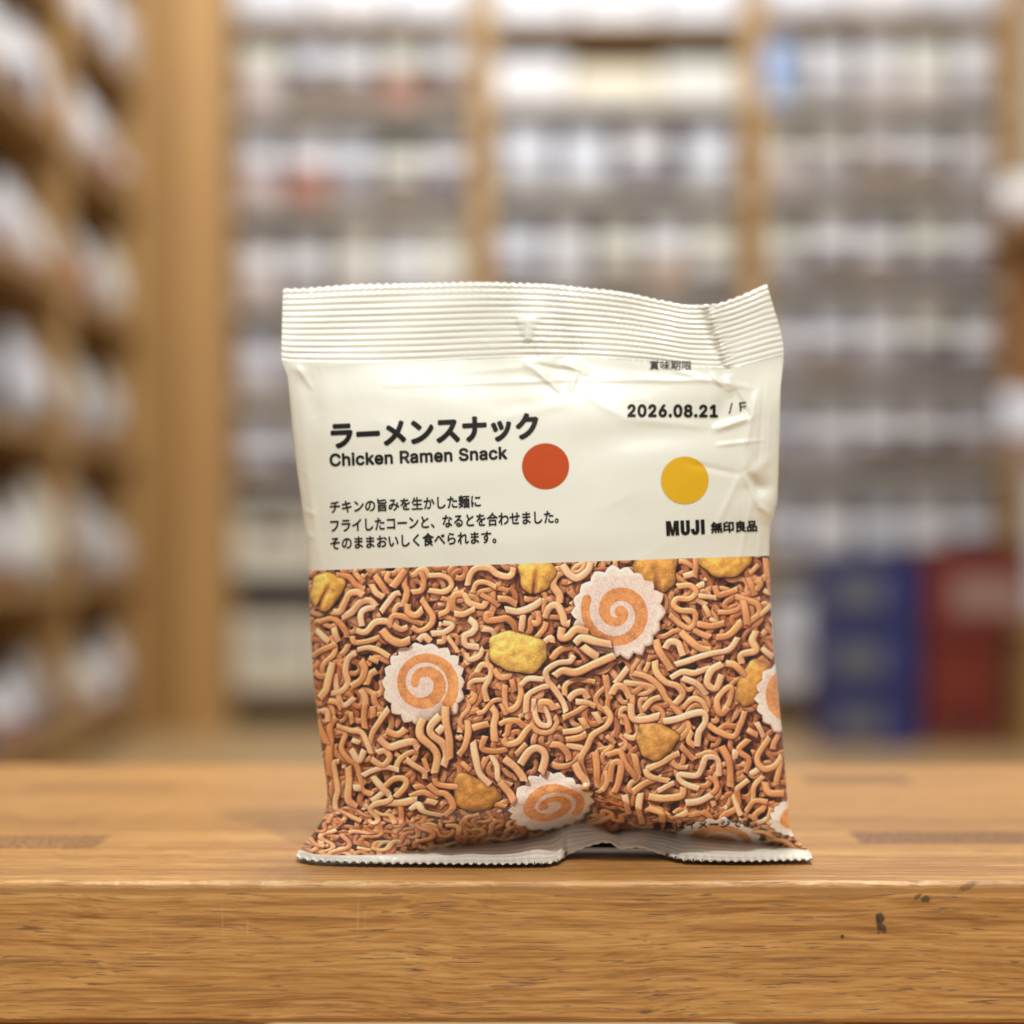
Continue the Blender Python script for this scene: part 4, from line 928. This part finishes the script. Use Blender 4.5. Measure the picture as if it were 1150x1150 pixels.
def build_shop():
    rnd = random.Random(11)
    beech = wood('shelf_beech', srgb(190, 152, 98), srgb(160, 122, 72), 'z')
    beech_h = wood('shelf_board_beech', srgb(182, 146, 100), srgb(148, 114, 74), 'x')
    backm = wood('back_board_brown', srgb(128, 102, 76), srgb(100, 80, 58), 'z')
    rail = paint('price_rail_ivory', (222, 219, 210))
    # floor
    fl = Nodes('shop_floor'); tc = fl.n('ShaderNodeTexCoord').outputs['Object']
    br = fl.n('ShaderNodeTexBrick', offset=.37); br.inputs['Scale'].default_value = 1.; br.inputs['Brick Width'].default_value = 1.2; br.inputs['Row Height'].default_value = .12
    br.inputs['Mortar Size'].default_value = .002; br.inputs['Color1'].default_value = srgb(200, 170, 122); br.inputs['Color2'].default_value = srgb(194, 156, 108); br.inputs['Mortar'].default_value = srgb(140, 104, 70)
    fl.t.links.new(tc, br.inputs['Vector'])
    fl.set(Base_Color=br.outputs['Color'], Roughness=.4)
    tag(obj('floor', [(-6, -2, FLOOR), (6, -2, FLOOR), (6, 9, FLOOR), (-6, 9, FLOOR)], [(0, 1, 2, 3)], fl.m), kind='structure')

    # ---- shelving run across the back
    D = 6.5; yf = D-CD
    def X(px, d=D): return (px-575)*d/F
    def Z(py, d=D): return CH-(py-HOR)*d/F
    run = empty('wall_shelf', (X(690), yf+.2, FLOOR)); org = Vector(run.location)
    ztop = Z(-260)
    ups = [(252, 9), (541, 13), (846, 13), (1141, 13)]
    for c, hw in ups:
        box('upright', (X(c-hw), X(c+hw), yf-.012, yf+.38, FLOOR, ztop), beech, run, .004, org)
    boards = {0: [-190, -95, 18, 122, 232, 343, 446, 548, 640, 775], 1: [-190, -95, 22, 112, 216, 322, 428, 532, 636, 775], 2: [-190, -95, 12, 116, 214, 320, 425, 530, 640, 775]}
    edges = [(ups[i][0]+ups[i][1], ups[i+1][0]-ups[i+1][1]) for i in range(3)]
    for b in range(3):
        x0, x1 = X(edges[b][0])+.001, X(edges[b][1])-.001
        box('back_board', (x0, x1, yf+.36, yf+.378, FLOOR, ztop-.002), backm, run, .001, org)
        for py in boards[b]:
            z = Z(py)
            box('shelf_board', (x0, x1, yf, yf+.358, z-.02, z), beech_h, run, .003, org)
            if py > 30 and py < 700: box('price_rail', (x0+.01, x1-.01, yf-.012, yf-.001, z-.021, z+.002), rail, run, .002, org)
        box('plinth', (x0, x1, yf+.06, yf+.08, FLOOR, Z(775)-.03), paint('plinth_dark', (52, 38, 30)), run, .002, org)
    tag(run, 'long pale wooden wall shelf of three bays across the back of the shop', 'shelf')

    # ---- packets on it
    W_ = [paint('white_film', (226, 224, 226), .35), paint('ivory_film', (222, 220, 208), .35), paint('lilac_white_film', (216, 218, 226), .35), paint('pink_white_film', (222, 218, 216), .35)]
    W_.append(paint('grey_film', (186, 182, 180), .35))
    wn = ['white', 'ivory', 'lilac white', 'pinkish white', 'grey']
    Pn = {'brown': paint('brown_print', (116, 88, 68)), 'plum': paint('plum_print', (98, 82, 92)), 'mauve': paint('mauve_print', (150, 140, 144)), 'rust': paint('rust_print', (164, 98, 72)),
          'tan': paint('tan_print', (176, 146, 120)), 'grey': paint('grey_print', (166, 164, 166)), 'pink': paint('pink_print', (196, 178, 176)), 'dark brown': paint('dark_brown_print', (86, 60, 50))}
    bay_name = ['left', 'middle', 'right']
    mixes = {0: ['mauve', 'pink', 'brown', 'plum', 'tan', 'grey'], 1: ['mauve', 'pink', 'grey', 'tan', 'plum', 'brown'], 2: ['plum', 'brown', 'mauve', 'brown', 'plum', 'tan']}
    for b in range(3):
        bl = boards[b]
        x0, x1 = X(edges[b][0]), X(edges[b][1])
        for r in range(2, len(bl)-1):
            py = bl[r+1]                      # items stand on this board, below board r
            zb = Z(py); gap = Z(bl[r])-.022-zb
            shelf_no = ORD[r-2]
            if b == 1 and r == 2:
                continue
            if b == 0 and r in (7, 8): continue
            if b == 2 and r == 8: continue
            n = 5 if not (b == 1 and r == 3) else 4
            pitch = (x1-x0)/n
            have = [i for i in range(n) if rnd.random() > .03 or (b == 1 and r == 3)]
            for i in have:
                w = pitch*rnd.uniform(.80, .97); h = gap*rnd.uniform(.80, .97)
                if b == 0 and r == 3 and i in (2, 3): h *= .86
                kb = rnd.choices([0, 1, 2, 3], [5, 2.4, 2.4, 1.6])[0]
                pc = rnd.choice(mixes[b])
                split = rnd.choice((.26, .34, .42))
                if b == 1 and r == 3: pc = ['grey', 'grey', 'plum', 'grey'][i]; kb = [2, 2, 0, 2][i]
                if b == 2 and r == 2: pc = ['grey', 'mauve', 'pink', 'pink', 'mauve'][i]; split = .34
                if b == 2 and r == 3: pc = ['pink', 'mauve', 'brown', 'brown', 'mauve'][i]; split = .5
                if b == 2 and r in (4, 5, 6): split = .42; pc = rnd.choice(['plum', 'brown', 'dark brown', 'plum', 'mauve']) if i else 'mauve'
                if b == 0 and r == 2: pc = ['pink', 'brown', 'brown', 'rust', 'brown'][i]; split = .5
                if b == 0 and r == 3: pc = ['pink', 'rust', 'mauve', 'brown', 'plum'][i]; split = .5
                if b == 0 and r in (4, 5): pc = ['pink', 'mauve', 'pink', 'mauve', 'pink'][i]
                x = x0+pitch*(i+.5)+rnd.uniform(-.006, .006)
                if b == 2: pos = 'from right'; k = len(have)-1-have.index(i)
                else: pos = 'from left'; k = have.index(i)
                lab = f"{wn[kb]} packet, {pc} lower print, {ORD[k]} {pos}, {shelf_no} shelf down, {bay_name[b]} back bay"
                packet((x, yf+.075+rnd.uniform(0, .02), zb+.001), w, h, .085, split, W_[kb], Pn[pc], lab, f'packets on the {shelf_no} shelf of the {bay_name[b]} bay', rnd.uniform(-.07, .07), R(-4))
    # top row of the middle bay: low cream trays in a dark gap, blue packet by the right upright
    zb = Z(112)
    for i, (a, c, top, m, nm) in enumerate(((556, 640, 62, W_[0], 'white'), (644, 740, 72, paint('cream_card', (236, 218, 186)), 'cream'), (744, 830, 66, W_[1], 'ivory'))):
        carton('display_box', (X(a), X(c), yf+.03, yf+.27, zb+.001, Z(top)), m, None, f'{nm} display box on the upper shelf of the middle back bay', 'display boxes on the upper shelf of the middle bay', 'box', (.1, .9, .15, .5, W_[3 if i != 1 else 1]))
    packet((X(868), yf+.02, Z(116)+.001), .105, .19, .05, .55, paint('blue_film', (92, 150, 216)), paint('pale_blue_print', (150, 182, 226)), 'bright blue packet beside the upright at the top of the right back bay', None, 0, 0)
    # lilac cartons above the frame's top row
    for b in range(3):
        x0, x1 = X(edges[b][0]), X(edges[b][1]); zb = Z(boards[b][2]); n = 3; p = (x1-x0)/n
        for i in range(n):
            carton('storage_box', (x0+p*i+.008, x0+p*(i+1)-.008, yf+.02, yf+.3, zb+.001, zb+.22), W_[2] if i != 1 else W_[0], None,
                   f"pale lidded storage box, {ORD[i]} from left, on the topmost visible board of the {bay_name[b]} bay".replace('lidded ', ''), 'storage boxes along the top boards')
    # bins at the bottom of the left bay
    bz = Z(775)
    for i, (a, c) in enumerate(((262, 352), (356, 446), (450, 526))):
        carton('storage_bin', (X(a), X(c), yf+.01, yf+.30, bz+.001, Z(690)), paint('bin_ivory', (214, 208, 190)), None, f"ivory storage bin, {ORD[i]} from left, on the lowest board of the left back bay", 'ivory bins on the lowest boards', 'bin', (.3, .7, .55, .8, Pn['grey']))
        carton('storage_bin', (X(a), X(c), yf+.01, yf+.30, Z(640)+.001, Z(578)), paint('bin_ivory', (214, 208, 190)), None, f"ivory storage bin, {ORD[i]} from left, one board above the lowest in the left back bay", 'ivory bins on the lowest boards', 'bin', (.3, .7, .55, .8, Pn['plum'] if i == 0 else Pn['grey']))
    for i, (a, c) in enumerate(((866, 930), (934, 1000), (1004, 1066), (1070, 1124))):
        carton('storage_bin', (X(a), X(c), yf+.01, yf+.30, bz+.001, Z(672)), paint('bin_white', (220, 222, 228)), None, f"white storage bin, {ORD[i]} from left, on the lowest board of the right back bay", 'white bins on the lowest boards', 'bin', (.3, .7, .3, .5, Pn['grey']))

    # ---- corner panel between the two runs
    d = 6.3
    cp = empty('corner_panel', (X(192, d), d-CD, FLOOR)); o_ = Vector(cp.location)
    box('panel_board', (X(118, d), X(204, d), d-CD, d-CD+.03, FLOOR, Z(-260, d)), wood('panel_oak', srgb(172, 130, 74), srgb(152, 112, 60), 'z'), cp, .003, o_)
    box('panel_post', (X(205, d), X(243, d), d-CD-.02, d-CD+.04, FLOOR, Z(-260, d)), wood('post_oak', srgb(200, 154, 94), srgb(176, 132, 76), 'z'), cp, .003, o_)
    tag(cp, 'tall plain wooden corner panel between the left shelf and the back shelf', 'panel')

    # ---- run of shelves along the left, facing right
    xf = -1.135
    lr = empty('side_shelf', (xf-.2, 4.6, FLOOR)); o_ = Vector(lr.location)
    ya, yb = 2.3, 5.70
    lev = [1.50, 1.145, .765, .385, .005, -.385]
    for y in (2.3, 3.58, 4.66, 5.68):
        box('upright', (xf-.38, xf+.004, y-.016, y+.016, FLOOR, 2.2), beech, lr, .003, o_)
    for a, c in ((2.325, 3.555), (3.605, 4.635), (4.685, 5.655)):
        box('back_board', (xf-.378, xf-.36, a, c, FLOOR, 2.19), paint('side_back_brown', (104, 72, 42)), lr, .001, o_)
        for z in lev+[1.86]:
            box('shelf_board', (xf-.358, xf, a, c, z-.032, z), wood('side_board_beech', srgb(184, 146, 94), srgb(150, 114, 66), 'y') if 'side_board_beech' not in bpy.data.materials else bpy.data.materials['side_board_beech'], lr, .003, o_)
    tag(lr, 'tall wooden side shelf with packets running away along the left', 'shelf')
    sec = [(3.605, 4.635), (4.685, 5.655)]
    for li, z in enumerate(lev):
        for si, (a, c) in enumerate(sec):
            n = 6; p = (c-a)/n
            for i in range(n):
                if rnd.random() < .08: continue
                w = p*rnd.uniform(.90, .99); h = rnd.uniform(.15, .27)
                kb = rnd.choices([0, 1, 2, 3, 4], [2, 1, 2, 2, 3])[0]
                pc = rnd.choice(['pink', 'mauve', 'brown', 'grey', 'tan', 'plum', 'rust'])
                if (li, si, i) in ((2, 0, 4), (3, 1, 0)): pc = 'rust'
                if (li, si, i) in ((5, 0, 3),): pc = 'rust'
                packet((xf-.055+rnd.uniform(-.03, .02), a+p*(i+.5), z+.001), w, h, .09, rnd.choice((.2, .3, .45)), W_[kb], Pn[pc],
                       f"{wn[kb]} packet, {pc} print, {ORD[i]} in the {'nearer' if si == 0 else 'deeper'} section, {ORD[li]} row of the side shelf",
                       f'packets on the {ORD[li]} row of the side shelf', R(90)+rnd.uniform(-.08, .08), R(-5))

    # ---- right side: wooden end panel with shelf and packets, blue and red crates on the floor
    d = 5.9
    er = empty('end_shelf', (X(1170, d), d-CD, FLOOR)); o_ = Vector(er.location)
    box('end_panel', (X(1128, d), X(1300, d), d-CD+.02, d-CD+.05, Z(505, d), Z(268, d)), wood('end_oak', srgb(176, 128, 76), srgb(140, 98, 56), 'z'), er, .003, o_)
    box('upright', (X(1290, d), X(1308, d), d-CD-.3, d-CD+.05, FLOOR, Z(-200, d)), beech, er, .003, o_)
    for py in (262, 512, 690):
        box('shelf_board', (X(1118, d), X(1290, d), d-CD-.3, d-CD+.018, Z(py, d)-.03, Z(py, d)), beech_h, er, .003, o_)
    box('support_panel', (X(1130, d), X(1146, d), d-CD-.29, d-CD+.018, FLOOR, Z(690, d)-.031), beech, er, .003, o_)
    tag(er, 'short wooden end shelf at the right edge carrying white packets', 'shelf')
    for py, nm in ((262, 'upper'), (512, 'middle')):
        for i, a in enumerate((1136, 1196, 1256)):
            packet((X(a, d), d-CD-.17, Z(py, d)+.001), .145, .17 if py == 512 else .13, .09, .3, W_[2] if py == 512 else W_[3], Pn['pink'], f"white packet on the {nm} board of the end shelf, {ORD[i]} from left", 'packets on the end shelf', rnd.uniform(-.1, .1), R(-5))
    d = 5.75; y0 = d-CD
    blue = paint('blue_plastic', (42, 50, 116), .4); blue2 = paint('blue_plastic_dark', (36, 42, 98), .4); red = paint('red_plastic', (122, 40, 26), .4); red2 = paint('red_plastic_dark', (96, 28, 18), .4)
    gl = paint('crate_label_grey', (104, 106, 110))
    zs = [FLOOR, Z(772, d), Z(697, d), Z(622, d)]
    for i, nm in enumerate(('lowest', 'middle', 'topmost')):
        carton('storage_crate', (X(926, d), X(1032, d), y0, y0+.3, zs[i]+.003, zs[i+1]-.004), blue, blue2, f'blue plastic crate with a grey label, {nm} of the blue stack', 'blue crates stacked on the floor', 'crate', (.10, .62, .18, .66, gl))
    zs = [FLOOR+.03, Z(715, d), Z(612, d)]
    for i, nm in enumerate(('lower', 'upper')):
        carton('storage_crate', (X(1042, d), X(1126 if i == 0 else 1160, d), y0+.02, y0+.32, zs[i]+.003, zs[i+1]-.004), red, red2, f'red plastic crate, {nm} of the two beside the blue stack', 'red crates stacked on the floor', 'crate', (.25, .95, .25, .65, paint('crate_label_pale', (158, 128, 118))) if i == 1 else (.2, .8, .1, .3, red2))
    box_ = box('crate_dolly', (X(1036, d), X(1132, d), y0+.01, y0+.33, FLOOR+.002, FLOOR+.03), paint('dolly_brown', (120, 86, 62)), None, .004, (X(1084, d), y0+.17, FLOOR+.002))
    tag(box_, 'flat brown dolly under the red crates', 'dolly')

# ---------------------------------------------------------------- light, camera, picture
def area(name, loc, target, size, power, col=(1, .93, .84), sy=None):
    l = bpy.data.lights.new(name, 'AREA'); l.energy = power; l.color = col; l.size = size
    if sy: l.shape = 'RECTANGLE'; l.size_y = sy
    o = link(bpy.data.objects.new(name, l)); o.location = loc
    o.rotation_euler = (Vector(target)-Vector(loc)).to_track_quat('-Z', 'Y').to_euler()
    return o

def light_and_camera():
    w = bpy.data.worlds.new('World'); sc.world = w; w.use_nodes = True
    bg = w.node_tree.nodes['Background']; bg.inputs[0].default_value = (1., .97, .93, 1); bg.inputs[1].default_value = .40
    area('ceiling_lamp_key', (.26, -1.0, 1.72), (.0, 0, .05), .06, 21, (1, .965, .90))
    area('front_fill_lamp', (-.6, -2.2, 1.9), (0, 0, .08), 2.2, 8, (1, .97, .92))  # unseen broad soft fill, added to brighten the packet's front and seal
    area('ceiling_lamp_over', (.15, .75, 2.1), (.05, .12, 0), .8, 36, (1, .97, .91))
    area('track_spot', (-.05, -.8, 2.1), (.03, 0, .15), .02, 7, (1, 1, 1))
    area('aisle_lamp', (.2, 4.3, 2.7), (.2, 5.7, .6), 2.6, 56, (.98, 1., 1.), .9)
    area('aisle_lamp_side', (-.1, 2.6, 2.6), (-1.2, 4.9, .4), 1.6, 30, (.98, 1, 1), .9)
    c = bpy.data.cameras.new('camera'); o = link(bpy.data.objects.new('camera', c))
    o.location = (0, -CD, CH); o.rotation_euler = (R(90), 0, 0)
    c.sensor_width = 36; c.lens = 72; c.shift_y = (HOR-575)/1150.; c.clip_start = .02; c.clip_end = 60
    c.dof.use_dof = True; c.dof.focus_distance = .538; c.dof.aperture_fstop = 5.4; c.dof.aperture_blades = 0
    sc.camera = o
    sc.render.engine = 'CYCLES'
    sc.cycles.use_denoising = True
    sc.cycles.max_bounces = 6
    vs = sc.view_settings
    sc.display_settings.display_device = 'sRGB'
    vs.view_transform = 'Standard'; vs.look = 'None'; vs.gamma = 1; vs.exposure = 0.; vs.use_curve_mapping = False
    sc.render.resolution_x = sc.render.resolution_y = 1024

build_table()
build_packet()
build_shop()
light_and_camera()
